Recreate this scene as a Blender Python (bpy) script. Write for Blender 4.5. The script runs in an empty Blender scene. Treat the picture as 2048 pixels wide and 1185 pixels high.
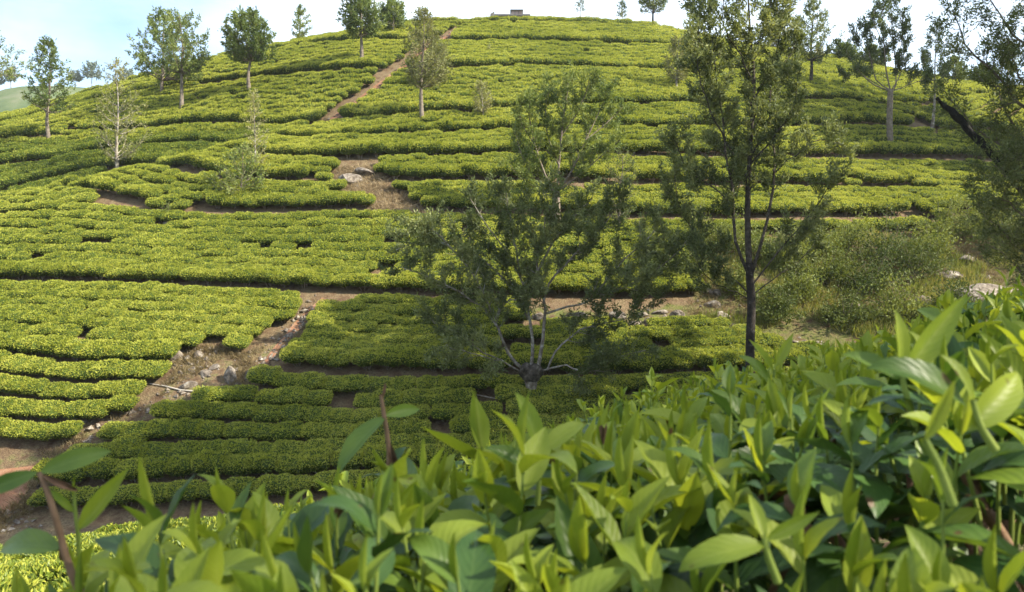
import bpy, math, random
import numpy as np
from mathutils import Vector, Matrix, Euler

# ------------------------------------------------------------------ camera, sky, sun, exposure
scene = bpy.context.scene
C = scene.collection
F = 1600.0                      # focal length in pixels of a 2048 px wide picture
PITCH = math.radians(4.02)      # camera tilted down a little
cam_data = bpy.data.cameras.new('camera')
cam = bpy.data.objects.new('camera', cam_data)
C.objects.link(cam)
cam.location = (0, 0, 0)
cam.rotation_euler = (math.radians(90) - PITCH, 0, 0)
cam_data.sensor_width = 36.0
cam_data.lens = 36.0 * F / 2048.0
cam_data.clip_start = 0.02
cam_data.clip_end = 6000
cam_data.dof.use_dof = True
cam_data.dof.focus_distance = 40.0
cam_data.dof.aperture_fstop = 11.0
scene.camera = cam

SUN = Vector((0.75, -0.22, 0.60)).normalized()      # direction towards the sun
SUN_EL = math.asin(SUN.z)
SUN_AZ = math.atan2(SUN.x, SUN.y)                   # from +Y clockwise
world = bpy.data.worlds.new('World')
scene.world = world
world.use_nodes = True
wn, wl = world.node_tree.nodes, world.node_tree.links
wn.clear()
w_out = wn.new('ShaderNodeOutputWorld')
w_bg = wn.new('ShaderNodeBackground')
w_sky = wn.new('ShaderNodeTexSky')
w_sky.sky_type = 'NISHITA'
w_sky.sun_disc = False
w_sky.sun_elevation = SUN_EL
w_sky.sun_rotation = SUN_AZ
w_sky.altitude = 1500
w_sky.air_density = 1.0
w_sky.dust_density = 1.6
w_sky.ozone_density = 1.2
w_tc = wn.new('ShaderNodeTexCoord')
w_map = wn.new('ShaderNodeMapping')
w_map.inputs['Scale'].default_value = (1.0, 1.0, 2.6)
w_map.inputs['Location'].default_value = (2.3, 0.4, 0.0)
w_no = wn.new('ShaderNodeTexNoise')
w_no.inputs['Scale'].default_value = 1.5
w_no.inputs['Detail'].default_value = 7.0
w_no.inputs['Roughness'].default_value = 0.55
w_ramp = wn.new('ShaderNodeValToRGB')
w_ramp.color_ramp.elements[0].position = 0.35
w_ramp.color_ramp.elements[0].color = (0, 0, 0, 1)
w_ramp.color_ramp.elements[1].position = 0.66
w_ramp.color_ramp.elements[1].color = (0.85, 0.85, 0.85, 1)
w_mix = wn.new('ShaderNodeMix')
w_mix.data_type = 'RGBA'
w_mix.inputs['B'].default_value = (6.6, 7.2, 7.5, 1)
wl.new(w_tc.outputs['Generated'], w_map.inputs['Vector'])
wl.new(w_map.outputs['Vector'], w_no.inputs['Vector'])
wl.new(w_no.outputs['Fac'], w_ramp.inputs['Fac'])
wl.new(w_ramp.outputs['Color'], w_mix.inputs['Factor'])
wl.new(w_sky.outputs['Color'], w_mix.inputs['A'])
wl.new(w_mix.outputs['Result'], w_bg.inputs['Color'])
wl.new(w_bg.outputs['Background'], w_out.inputs['Surface'])
w_bg.inputs['Strength'].default_value = 0.105

sun_data = bpy.data.lights.new('sun', 'SUN')
sun_data.energy = 5.0
sun_data.angle = math.radians(0.55)
sun_data.color = (1.0, 0.91, 0.72)
sun = bpy.data.objects.new('sun', sun_data)
C.objects.link(sun)
sun.rotation_euler = SUN.to_track_quat('Z', 'Y').to_euler()

scene.view_settings.view_transform = 'Standard'
scene.view_settings.look = 'None'
scene.view_settings.gamma = 1.0
scene.view_settings.exposure = 1.45
scene.cycles.use_denoising = True
scene.cycles.max_bounces = 6
scene.cycles.transparent_max_bounces = 4
scene.cycles.transmission_bounces = 4
scene.cycles.caustics_reflective = False
scene.cycles.caustics_refractive = False

# ------------------------------------------------------------------ helpers
CP, SP = math.cos(PITCH), math.sin(PITCH)


def at(px, py, Y):
    """world point at depth Y (along +Y) on the line of sight through a picture point"""
    a, b = (px - 1024.0) / F, (592.5 - py) / F
    dy = CP + b * SP
    return np.array([a, dy, -SP + b * CP]) * (Y / dy)


def project(P):
    P = np.asarray(P, float)
    f = P[..., 1] * CP - P[..., 2] * SP
    u = P[..., 1] * SP + P[..., 2] * CP
    f = np.where(np.abs(f) < 1e-6, 1e-6, f)
    return 1024 + F * P[..., 0] / f, 592.5 - F * u / f


def tag(o, label=None, cat=None, group=None, kind=None):
    if label:
        o['label'] = label
    if cat:
        o['category'] = cat
    if group:
        o['group'] = group
    if kind:
        o['kind'] = kind
    return o


def mesh_np(name, verts, faces, mats, mat_idx=None, smooth=False, corner=None):
    """mesh from a numpy vertex array and an (n,3) or (n,4) face array (or list of such arrays)"""
    if not isinstance(faces, list):
        faces = [faces]
    me = bpy.data.meshes.new(name)
    verts = np.asarray(verts, np.float32)
    me.vertices.add(len(verts))
    me.vertices.foreach_set('co', verts.ravel())
    loops = np.concatenate([f.ravel() for f in faces]).astype(np.int32)
    tot = np.concatenate([np.full(len(f), f.shape[1], np.int32) for f in faces])
    start = np.concatenate([[0], np.cumsum(tot)[:-1]]).astype(np.int32)
    me.loops.add(len(loops))
    me.loops.foreach_set('vertex_index', loops)
    me.polygons.add(len(tot))
    me.polygons.foreach_set('loop_start', start)
    me.polygons.foreach_set('loop_total', tot)
    if mat_idx is not None:
        me.polygons.foreach_set('material_index', np.asarray(mat_idx, np.int32))
    me.polygons.foreach_set('use_smooth', np.full(len(tot), bool(smooth)))
    for m in (mats if isinstance(mats, (list, tuple)) else [mats]):
        me.materials.append(m)
    me.update(calc_edges=True)
    me.validate()
    return me


def link(name, data, parent=None, loc=None):
    o = bpy.data.objects.new(name, data)
    C.objects.link(o)
    if parent:
        o.parent = parent
    if loc is not None:
        o.location = loc
    return o


def hash2(ix, iy, seed=0):
    n = (ix.astype(np.int64) * 374761393 + iy.astype(np.int64) * 668265263 + seed * 974711) & 0x7fffffff
    n = ((n ^ (n >> 13)) * 1274126177) & 0x7fffffff
    return ((n ^ (n >> 16)) & 0xffff) / 65535.0


def vnoise(x, y, seed=0):
    x, y = np.asarray(x, float), np.asarray(y, float)
    ix, iy = np.floor(x), np.floor(y)
    fx, fy = x - ix, y - iy
    fx, fy = fx * fx * (3 - 2 * fx), fy * fy * (3 - 2 * fy)
    a, b = hash2(ix, iy, seed), hash2(ix + 1, iy, seed)
    c, d = hash2(ix, iy + 1, seed), hash2(ix + 1, iy + 1, seed)
    return (a * (1 - fx) + b * fx) * (1 - fy) + (c * (1 - fx) + d * fx) * fy - 0.5


def fbm(x, y, seed=0, octs=4):
    s, a = 0, 1.0
    for k in range(octs):
        s = s + a * vnoise(x * 2 ** k, y * 2 ** k, seed + k)
        a *= 0.5
    return s


def inpoly(px, py, poly):
    px, py = np.asarray(px), np.asarray(py)
    ins = np.zeros(px.shape, bool)
    n = len(poly)
    for i in range(n):
        x0, y0 = poly[i]
        x1, y1 = poly[(i + 1) % n]
        if y0 == y1:
            continue
        c = ((y0 > py) != (y1 > py)) & (px < (x1 - x0) * (py - y0) / (y1 - y0) + x0)
        ins ^= c
    return ins


def dist_poly(P, line):
    """distance of 2-D points to a polyline"""
    P = np.asarray(P, float)
    best = np.full(len(P), 1e9)
    for a, b in zip(line[:-1], line[1:]):
        a, b = np.asarray(a), np.asarray(b)
        d = b - a
        t = np.clip(((P - a) @ d) / max(d @ d, 1e-9), 0, 1)
        best = np.minimum(best, np.linalg.norm(P - (a + t[:, None] * d), axis=1))
    return best


# ------------------------------------------------------------------ materials
def new_mat(name):
    m = bpy.data.materials.new(name)
    m.use_nodes = True
    nt = m.node_tree
    nt.nodes.clear()
    out = nt.nodes.new('ShaderNodeOutputMaterial')
    return m, nt.nodes, nt.links, out


def noise_node(n, l, scale, detail=3, rough=0.55, vec=None):
    t = n.new('ShaderNodeTexNoise')
    t.inputs['Scale'].default_value = scale
    t.inputs['Detail'].default_value = detail
    t.inputs['Roughness'].default_value = rough
    if vec is None:
        vec = n.new('ShaderNodeNewGeometry').outputs['Position']
    l.new(vec, t.inputs['Vector'])
    return t


def ramp_node(n, l, src, stops):
    r = n.new('ShaderNodeValToRGB')
    els = r.color_ramp.elements
    while len(els) < len(stops):
        els.new(0.5)
    for e, (p, c) in zip(els, stops):
        e.position = p
        e.color = (*c, 1)
    l.new(src, r.inputs['Fac'])
    return r


def mix_node(n, l, fac, a, b, blend='MIX'):
    m = n.new('ShaderNodeMix')
    m.data_type = 'RGBA'
    m.blend_type = blend
    for key, v in (('Factor', fac), ('A', a), ('B', b)):
        if hasattr(v, 'default_value'):
            l.new(v, m.inputs[key])
        elif key == 'Factor':
            m.inputs[key].default_value = v
        else:
            m.inputs[key].default_value = (*v, 1)
    return m.outputs['Result']


def leaf_mat(name, ca, cb, cc=None, trans=0.3, rough=0.45, big=0.12, fine=9.0, spec=0.35, tcol=None):
    """leaf: two greens mixed by object, patch and leaf; part of the light passes through"""
    m, n, l, out = new_mat(name)
    oi = n.new('ShaderNodeObjectInfo')
    t1 = noise_node(n, l, big, 3)
    t2 = noise_node(n, l, fine, 1)
    a = n.new('ShaderNodeMath'); a.operation = 'MULTIPLY_ADD'
    l.new(oi.outputs['Random'], a.inputs[0]); a.inputs[1].default_value = 0.34; a.inputs[2].default_value = -0.17
    b = n.new('ShaderNodeMath'); b.operation = 'ADD'
    l.new(a.outputs[0], b.inputs[0]); l.new(t2.outputs['Fac'], b.inputs[1])
    c = n.new('ShaderNodeMath'); c.operation = 'MULTIPLY_ADD'
    l.new(t1.outputs['Fac'], c.inputs[0]); c.inputs[1].default_value = 1.8; c.inputs[2].default_value = -0.90
    d0 = n.new('ShaderNodeMath'); d0.operation = 'ADD'
    l.new(b.outputs[0], d0.inputs[0]); l.new(c.outputs[0], d0.inputs[1])
    isl = n.new('ShaderNodeMath'); isl.operation = 'MULTIPLY_ADD'
    l.new(n.new('ShaderNodeNewGeometry').outputs['Random Per Island'], isl.inputs[0]); isl.inputs[1].default_value = 0.5; isl.inputs[2].default_value = -0.25
    d = n.new('ShaderNodeMath'); d.operation = 'ADD'
    l.new(d0.outputs[0], d.inputs[0]); l.new(isl.outputs[0], d.inputs[1])
    stops = [(0.25, ca), (0.75, cb)] if cc is None else [(0.2, ca), (0.55, cb), (0.85, cc)]
    r = ramp_node(n, l, d.outputs[0], stops)
    p = n.new('ShaderNodeBsdfPrincipled')
    p.inputs['Roughness'].default_value = rough
    p.inputs['Specular IOR Level'].default_value = spec
    l.new(r.outputs['Color'], p.inputs['Base Color'])
    tr = n.new('ShaderNodeBsdfTranslucent')
    tint = mix_node(n, l, 1.0, r.outputs['Color'], tcol or (1.25, 1.15, 0.55), 'MULTIPLY')
    l.new(tint, tr.inputs['Color'])
    mx = n.new('ShaderNodeMixShader')
    mx.inputs[0].default_value = trans
    l.new(p.outputs[0], mx.inputs[1]); l.new(tr.outputs[0], mx.inputs[2])
    l.new(mx.outputs[0], out.inputs['Surface'])
    return m


def solid_mat(name, stops, scale=3.0, rough=0.9, bump=0.3, bscale=None, detail=5, spec=0.2, coord=None):
    m, n, l, out = new_mat(name)
    vec = None
    if coord == 'object':
        vec = n.new('ShaderNodeTexCoord').outputs['Object']
    t = noise_node(n, l, scale, detail, 0.6, vec)
    r = ramp_node(n, l, t.outputs['Fac'], stops)
    p = n.new('ShaderNodeBsdfPrincipled')
    p.inputs['Roughness'].default_value = rough
    p.inputs['Specular IOR Level'].default_value = spec
    l.new(r.outputs['Color'], p.inputs['Base Color'])
    if bump:
        t2 = noise_node(n, l, bscale or scale * 4, 6, 0.65, vec)
        b = n.new('ShaderNodeBump')
        b.inputs['Strength'].default_value = bump
        b.inputs['Distance'].default_value = 0.05
        l.new(t2.outputs['Fac'], b.inputs['Height'])
        l.new(b.outputs['Normal'], p.inputs['Normal'])
    l.new(p.outputs[0], out.inputs['Surface'])
    return m


M = {}
M['flush'] = leaf_mat('tea_flush', (0.265, 0.300, 0.040), (0.375, 0.400, 0.060), (0.48, 0.485, 0.095), trans=0.42, rough=0.5, spec=0.22, tcol=(1.06, 1.02, 0.68))
M['mature'] = leaf_mat('tea_mature', (0.090, 0.138, 0.020), (0.175, 0.225, 0.034), trans=0.3, rough=0.45, spec=0.3)
M['hull'] = leaf_mat('tea_inner', (0.034, 0.056, 0.010), (0.070, 0.100, 0.017), trans=0.1, rough=0.7, fine=14, spec=0.1)  # inner core kept dark so gaps between leaves read as shaded
M['tea_wood'] = solid_mat('tea_wood', [(0.3, (0.13, 0.10, 0.075)), (0.7, (0.30, 0.26, 0.21))], 9, bump=0.3)
M['bark'] = solid_mat('bark', [(0.3, (0.085, 0.068, 0.054)), (0.55, (0.17, 0.142, 0.115)), (0.8, (0.28, 0.25, 0.21))], 4.5, bump=0.6, bscale=16)
M['bark_pale'] = solid_mat('bark_lichen', [(0.35, (0.12, 0.098, 0.075)), (0.54, (0.24, 0.215, 0.18)), (0.70, (0.44, 0.43, 0.40))], 5.5, bump=0.6, bscale=18)
M['bark_dark'] = solid_mat('bark_dark', [(0.35, (0.018, 0.016, 0.015)), (0.60, (0.045, 0.038, 0.034)), (0.75, (0.20, 0.19, 0.18))], 5, bump=0.7, bscale=16)
M['tree_a'] = leaf_mat('tree_leaf_green', (0.075, 0.115, 0.030), (0.14, 0.19, 0.050), (0.23, 0.27, 0.085), trans=0.38, rough=0.55, big=0.5, fine=5, spec=0.25)
M['tree_b'] = leaf_mat('tree_leaf_olive', (0.13, 0.145, 0.055), (0.22, 0.23, 0.095), (0.31, 0.30, 0.15), trans=0.38, rough=0.55, big=0.5, fine=5, spec=0.25)
M['tree_c'] = leaf_mat('tree_leaf_dark', (0.055, 0.085, 0.028), (0.105, 0.145, 0.050), (0.18, 0.21, 0.085), trans=0.38, rough=0.55, big=0.5, fine=5, spec=0.25)
M['tree_far'] = leaf_mat('tree_leaf_far', (0.10, 0.135, 0.10), (0.16, 0.19, 0.14), trans=0.2, rough=0.6)
M['rock'] = solid_mat('rock', [(0.30, (0.055, 0.045, 0.038)), (0.45, (0.135, 0.112, 0.094)), (0.58, (0.22, 0.19, 0.16)), (0.72, (0.38, 0.36, 0.325))], 5.5, bump=1.0, bscale=14)
M['grass'] = leaf_mat('grass_green', (0.11, 0.15, 0.030), (0.20, 0.23, 0.060), (0.31, 0.29, 0.11), trans=0.38, rough=0.6, big=0.4, fine=3, spec=0.2)
M['straw'] = leaf_mat('grass_dry', (0.15, 0.115, 0.058), (0.31, 0.25, 0.14), trans=0.3, rough=0.7, big=0.9, fine=4, tcol=(1.1, 1.0, 0.8), spec=0.15)
M['shrub'] = leaf_mat('shrub_leaf', (0.10, 0.135, 0.032), (0.20, 0.235, 0.060), trans=0.36, rough=0.55, big=0.8, fine=6, spec=0.25)
M['shrub_dark'] = leaf_mat('shrub_leaf_dark', (0.052, 0.080, 0.020), (0.115, 0.145, 0.040), trans=0.3, rough=0.55, big=0.8, fine=6, spec=0.2)


def ground_mat():
    m, n, l, out = new_mat('ground')
    big = noise_node(n, l, 0.35, 5, 0.6)
    mid = noise_node(n, l, 2.2, 6, 0.65)
    fine = noise_node(n, l, 14.0, 5, 0.7)
    soil = ramp_node(n, l, mid.outputs['Fac'], [(0.32, (0.085, 0.054, 0.034)), (0.55, (0.165, 0.110, 0.070)), (0.75, (0.26, 0.185, 0.125))])
    litter = ramp_node(n, l, fine.outputs['Fac'], [(0.35, (0.085, 0.062, 0.036)), (0.65, (0.235, 0.18, 0.11))])
    g = ramp_node(n, l, fine.outputs['Fac'], [(0.3, (0.055, 0.075, 0.018)), (0.7, (0.16, 0.165, 0.055))])
    k1 = ramp_node(n, l, mid.outputs['Fac'], [(0.40, (0, 0, 0)), (0.58, (1, 1, 1))])
    c1 = mix_node(n, l, k1.outputs['Color'], soil.outputs['Color'], litter.outputs['Color'])
    at_ = n.new('ShaderNodeAttribute')
    at_.attribute_name = 'cover'
    mm = n.new('ShaderNodeMath'); mm.operation = 'MULTIPLY_ADD'
    l.new(mid.outputs['Fac'], mm.inputs[0]); mm.inputs[1].default_value = 1.2; mm.inputs[2].default_value = -0.6
    ad = n.new('ShaderNodeMath'); ad.operation = 'ADD'; ad.use_clamp = True
    l.new(at_.outputs['Fac'], ad.inputs[0]); l.new(mm.outputs[0], ad.inputs[1])
    k2 = ramp_node(n, l, ad.outputs[0], [(0.35, (0, 0, 0)), (0.65, (1, 1, 1))])
    c2 = mix_node(n, l, k2.outputs['Color'], c1, g.outputs['Color'])
    p = n.new('ShaderNodeBsdfPrincipled')
    p.inputs['Roughness'].default_value = 0.95
    p.inputs['Specular IOR Level'].default_value = 0.1
    l.new(c2, p.inputs['Base Color'])
    b = n.new('ShaderNodeBump')
    b.inputs['Strength'].default_value = 0.9
    b.inputs['Distance'].default_value = 0.08
    l.new(fine.outputs['Fac'], b.inputs['Height'])
    l.new(b.outputs['Normal'], p.inputs['Normal'])
    l.new(p.outputs[0], out.inputs['Surface'])
    return m


M['ground'] = ground_mat()
M['path'] = solid_mat('red_earth', [(0.3, (0.15, 0.068, 0.040)), (0.55, (0.235, 0.122, 0.072)), (0.8, (0.31, 0.20, 0.13))], 2.4, bump=0.9, bscale=11)

# ------------------------------------------------------------------ terrain
# control points: (picture x, picture y, depth) of ground that the photograph shows, then plain world points
CTRL = [
    # foot of the slope
    (-250, 1040, 24), (0, 1035, 24), (300, 1015, 24), (650, 1005, 24), (1000, 1005, 24), (1350, 985, 24), (1700, 930, 24.5), (2050, 860, 25),
    # lower slope
    (-250, 720, 30.0), (0, 720, 30), (400, 745, 29.3), (850, 773, 28.8), (1100, 780, 28.6), (1500, 785, 29), (1800, 720, 30.5), (2100, 660, 31),
    (-250, 565, 36), (0, 577, 35.4), (400, 594, 34.8), (800, 612, 34.2), (1100, 615, 34.3), (1400, 610, 35), (1700, 590, 36), (2050, 560, 36),
    (-250, 445, 42.5), (0, 441, 41.8), (400, 440, 41.4), (800, 440, 41), (1200, 456, 40.6), (1650, 462, 41.5), (1900, 450, 43.5), (2250, 440, 46),
    # near spur and its crest
    (-250, 428, 43.8), (0, 400, 44.4), (150, 372, 45.6), (300, 336, 47.6), (420, 312, 49.4), (540, 284, 51.2), (700, 325, 47.2), (1000, 324, 47), (1300, 331, 47.8), (1700, 333, 50.5), (2000, 338, 54), (2300, 345, 58),
    (-250, 500, 47.5), (0, 462, 47.6), (150, 428, 48.6), (300, 380, 50.2), (420, 338, 51.6),
    (-250, 440, 53.0), (0, 404, 53.0), (150, 376, 53.2), (300, 336, 53.6), (450, 299, 54.0),
    (-250, 320, 60), (0, 296, 58.5), (300, 281, 57), (560, 270, 54.8), (830, 246, 52.6), (1200, 228, 54.5), (1600, 203, 60), (1900, 189, 68), (2300, 190, 76),
    # upper slope
    (-250, 288, 68), (0, 254, 67), (150, 209, 69), (300, 168, 71), (400, 185, 66), (500, 200, 61), (450, 126, 72.5), (700, 150, 61), (600, 92, 74), (760, 56, 76), (950, 146, 61), (950, 92, 67),
    (1250, 152, 61.5), (1200, 96, 67.5), (1550, 158, 65), (1800, 170, 71), (1000, 41, 77), (1150, 43, 77), (1300, 55, 77), (1400, 75, 77), (1550, 103, 79), (1700, 121, 81), (1850, 153, 82), (2048, 175, 84), (2300, 190, 88),
]
WORLD_PTS = [
    # camera side of the ravine
    (0, 0, -0.93), (3, 0, 0.05), (3, 2.2, -0.45), (-1, 1.2, -1.4), (1.2, 1.6, -0.85), (-4, 0, -2.2), (-2, 3.2, -2.15), (-4.5, 7, -3.7), (-8, 8, -4.6), (-6.3, 14, -5.55), (-12, 12, -6.2), (0, 7, -3.1), (0, 14, -5.3),
    (5, 10, -4.0), (10, 15, -5.3), (8, 5, -1.6), (14, 8, -2.4), (12, 0, 1.0), (-12, 3, -4.6), (0, -8, 0.8), (12, -8, 2.5), (-12, -8, -2.5), (22, 12, -1.0), (22, 0, 3.0), (-25, 8, -7.0), (-22, 0, -6.0),
    (-26, 19, -8.8), (-14, 19, -8.4), (-6, 19, -8.1), (0, 19, -7.9), (6, 19.5, -7.5), (12, 20, -6.6), (19, 21, -4.6), (27, 24, -1.5), (32, 30, 0.5), (34, 40, 3.5), (45, 30, 3.0),
    # behind the crest
    (-70, 78, 6), (-55, 84, 10), (-38, 87, 16), (-20, 88, 20.2), (0, 90, 22.0), (18, 92, 21.5), (36, 96, 19), (58, 100, 16.5), (80, 104, 15),
    (-70, 110, -6), (-35, 118, 4), (0, 120, 10), (40, 124, 10), (80, 124, 8), (95, 60, 16), (90, 35, 10), (-75, 50, 0), (-75, 30, -7), (-80, 12, -10), (60, 8, 5), (60, -8, 8), (-60, -8, -10),
]


def build_rbf(pts, vals, lam=0.02):
    n = len(pts)
    d2 = ((pts[:, None] - pts[None]) ** 2).sum(-1)
    K = 0.5 * d2 * np.log(d2 + 1e-9)
    K[np.diag_indices(n)] = lam
    P = np.hstack([np.ones((n, 1)), pts])
    A = np.block([[K, P], [P.T, np.zeros((3, 3))]])
    w = np.linalg.solve(A, np.concatenate([vals, np.zeros(3)]))

    def ev(Q):
        out = np.empty(len(Q))
        for s in range(0, len(Q), 20000):
            q = Q[s:s + 20000]
            d2 = ((q[:, None] - pts[None]) ** 2).sum(-1)
            out[s:s + 20000] = (0.5 * d2 * np.log(d2 + 1e-9)) @ w[:n] + w[n] + q @ w[n + 1:]
        return out
    return ev


CTRL = [(a, b + (11 if c >= 66 else 0), c) for a, b, c in CTRL]      # the tea hides the ground line itself at the crest
cpts = np.array([at(*c) for c in CTRL] + [list(p) for p in WORLD_PTS])
rbf_h = build_rbf(cpts[:, :2] / 50.0, cpts[:, 2], 0.004)


def smooth01(t):
    t = np.clip(t, 0, 1)
    return t * t * (3 - 2 * t)


def raw_height(X, Y):
    Q = np.stack([np.ravel(X), np.ravel(Y)], 1)
    lo, hi = np.array([-80.0, -10.0]), np.array([92.0, 122.0])
    Qc = np.clip(Q, lo, hi)
    d = np.linalg.norm(Q - Qc, axis=1)
    h = rbf_h(Qc / 50.0)
    base = -16.0 + 3 * fbm(Q[:, 0] / 90, Q[:, 1] / 90, 5, 3)
    w = smooth01(d / 70.0)
    h = h * (1 - w) + base * w
    rough = 0.10 * fbm(Q[:, 0] / 2.3, Q[:, 1] / 2.3, 11, 4) * smooth01((Q[:, 1] - 14) / 6)
    return (h + rough).reshape(np.shape(X))


def axis(fine_lo, fine_hi, step, out_lo, out_hi):
    a = list(np.arange(fine_lo, fine_hi + 1e-6, step))
    s, x = step, fine_hi
    while x < out_hi:
        s *= 1.22; x += s; a.append(x)
    s, x = step, fine_lo
    while x > out_lo:
        s *= 1.22; x -= s; a.insert(0, x)
    return np.array(a)


gx = axis(-62, 74, 0.45, -1500, 1500)
gy = axis(-6, 92, 0.4, -400, 3000)
GX, GY = np.meshgrid(gx, gy)
GZ = raw_height(GX, GY)


def height(x, y):
    x, y = np.asarray(x, float), np.asarray(y, float)
    i = np.clip(np.searchsorted(gx, x) - 1, 0, len(gx) - 2)
    j = np.clip(np.searchsorted(gy, y) - 1, 0, len(gy) - 2)
    tx = (x - gx[i]) / (gx[i + 1] - gx[i])
    ty = (y - gy[j]) / (gy[j + 1] - gy[j])
    return (GZ[j, i] * (1 - tx) + GZ[j, i + 1] * tx) * (1 - ty) + (GZ[j + 1, i] * (1 - tx) + GZ[j + 1, i + 1] * tx) * ty


def hit(px, py, y0=16.0, y1=110.0):
    """first ground point along the line of sight beyond depth y0"""
    ys = np.arange(y0, y1, 0.08)
    d = at(px, py, 1.0)
    P = ys[:, None] * d
    below = P[:, 2] <= height(P[:, 0], P[:, 1])
    k = int(np.argmax(below)) if below.any() else None
    if k is None:                       # sky: stand it where the line passes closest over the ridge
        g = P[:, 2] - height(P[:, 0], P[:, 1])
        k = int(np.argmin(np.where(ys > 40, g, 1e9)))
    p = P[k].copy()
    p[2] = float(height(p[0], p[1]))
    return p


def normal(x, y):
    e = 0.8
    dx = (height(x + e, y) - height(x - e, y)) / (2 * e)
    dy = (height(x, y + e) - height(x, y - e)) / (2 * e)
    n = np.stack([-dx, -dy, np.ones_like(dx)], -1)
    return n / np.linalg.norm(n, axis=-1, keepdims=True)


BANK = [(1385, 475), (1560, 468), (1850, 468), (1890, 430), (2000, 425), (2120, 440), (2400, 480), (2400, 900), (2050, 760), (1560, 705), (1480, 668), (1425, 645), (1262, 668), (1040, 640), (1060, 618), (1250, 624), (1395, 600), (1365, 540)]
CLEAR = [(545, 690), (632, 608), (660, 618), (572, 702), (510, 755), (470, 786), (398, 818), (322, 840), (222, 882), (186, 892), (100, 965), (55, 990), (90, 1065), (-200, 1075), (-200, 915), (0, 908), (118, 902), (162, 864), (288, 810), (318, 780), (346, 752), (338, 704), (420, 692), (490, 706)]
OUTCROP = [(660, 374), (682, 334), (764, 332), (770, 370), (834, 400), (868, 440), (788, 436), (722, 406)]
GPX, GPY = project(np.stack([GX, GY, GZ], -1))
vis = (GY > 18) & (GY < 60)
cover = np.zeros(GX.shape, np.float32)
cover[inpoly(GPX, GPY, BANK) & vis] = 0.52
cover[GY < 17] = 0.45
cover[inpoly(GPX, GPY, CLEAR) & vis & (GY < 36)] = 0.38
far_mask = (np.abs(GX) > 62) | (GY > 88)
cover[far_mask] = 1.0
verts = np.stack([GX, GY, GZ], -1).reshape(-1, 3)
nx, ny = len(gx), len(gy)
idx = np.arange(nx * ny).reshape(ny, nx)
quads = np.stack([idx[:-1, :-1], idx[:-1, 1:], idx[1:, 1:], idx[1:, :-1]], -1).reshape(-1, 4)
me = mesh_np('ground', verts, quads, M['ground'], smooth=True)
ca = me.attributes.new('cover', 'FLOAT', 'POINT')
ca.data.foreach_set('value', cover.ravel())
ground = tag(link('ground', me), kind='structure')


def drape(name, line_px, width, mat, lift=0.03, world_line=None):
    """a worn earth strip that follows the ground"""
    pts = world_line if world_line is not None else [hit(x, y)[:2] for x, y in line_px]
    dense = []
    for a, b in zip(pts[:-1], pts[1:]):
        n = max(2, int(np.linalg.norm(np.array(b) - a) / 0.3))
        dense += [np.array(a) * (1 - t) + np.array(b) * t for t in np.linspace(0, 1, n, endpoint=False)]
    dense.append(np.array(pts[-1]))
    P = np.array(dense)
    T = np.gradient(P, axis=0)
    T /= np.linalg.norm(T, axis=1, keepdims=True)
    N = np.stack([-T[:, 1], T[:, 0]], 1)
    wv = width * (1 + 0.7 * fbm(np.arange(len(P)) * 0.31, np.zeros(len(P)), 3, 2))
    cols = []
    for k in np.linspace(-0.5, 0.5, 5):
        jit = 0.10 * vnoise(np.arange(len(P)) * 0.8, np.full(len(P), k * 9), 8)
        q = P + N * (wv * k + jit)[:, None]
        z = height(q[:, 0], q[:, 1]) + lift + 0.03 * (1 - (2 * k) ** 2) * vnoise(np.arange(len(P)) * 0.5, np.full(len(P), k * 7), 4)
        cols.append(np.column_stack([q, z]))
    V = np.stack(cols, 1)
    n = len(P)
    ii = np.arange(n * 5).reshape(n, 5)
    Q = np.stack([ii[:-1, :-1], ii[:-1, 1:], ii[1:, 1:], ii[1:, :-1]], -1).reshape(-1, 4)
    return tag(link(name, mesh_np(name, V.reshape(-1, 3), Q, mat, smooth=True)), kind='structure'), P


PATH_PX = [(636, 260), (680, 228), (725, 197), (765, 168), (800, 140), (835, 112), (870, 88), (905, 68), (935, 52), (965, 44)]
path_obj, PATH_XY = drape('earth_path', PATH_PX, 0.50, M['path'])
GULLY_PX = [(650, 600), (620, 625), (590, 660), (560, 690), (525, 740)]
gully_obj, GULLY_XY = drape('earth_path', GULLY_PX, 0.34, M['path'])
LOW_PX = [(-160, 1015), (-60, 1015), (-5, 1000), (22, 965), (40, 940)]
low_obj, LOW_XY = drape('earth_path', LOW_PX, 1.7, M['path'])

# far ridge on the left
fx = np.linspace(-330, 20, 110)
fy = np.linspace(170, 420, 80)
FX, FY = np.meshgrid(fx, fy)


def far_height(X, Y):
    return -14 + 62 * np.exp(-((X + 142) / 95.0) ** 2) * smooth01((Y - 165) / 90.0) * (1 - 0.85 * smooth01((Y - 270) / 120.0)) + 2.2 * fbm(X / 16, Y / 16, 21, 4)


FZ = far_height(FX, FY)
ii = np.arange(FX.size).reshape(FX.shape)
Q = np.stack([ii[:-1, :-1], ii[:-1, 1:], ii[1:, 1:], ii[1:, :-1]], -1).reshape(-1, 4)
M['tree_d'] = leaf_mat('tree_leaf_grey', (0.085, 0.112, 0.044), (0.160, 0.195, 0.078), (0.26, 0.29, 0.135), trans=0.40, rough=0.55, big=0.5, fine=5, spec=0.25)
M['bark_mid'] = solid_mat('bark_mid', [(0.35, (0.032, 0.027, 0.023)), (0.58, (0.080, 0.068, 0.056)), (0.76, (0.22, 0.20, 0.175))], 5, bump=0.6, bscale=16)
M['far_hill'] = solid_mat('far_hill', [(0.3, (0.050, 0.080, 0.034)), (0.5, (0.085, 0.115, 0.052)), (0.7, (0.15, 0.155, 0.10))], 0.12, bump=1.0, bscale=0.9)
tag(link('far_hill', mesh_np('far_hill', np.stack([FX, FY, FZ], -1).reshape(-1, 3), Q, M['far_hill'], smooth=True)), kind='structure')

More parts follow.
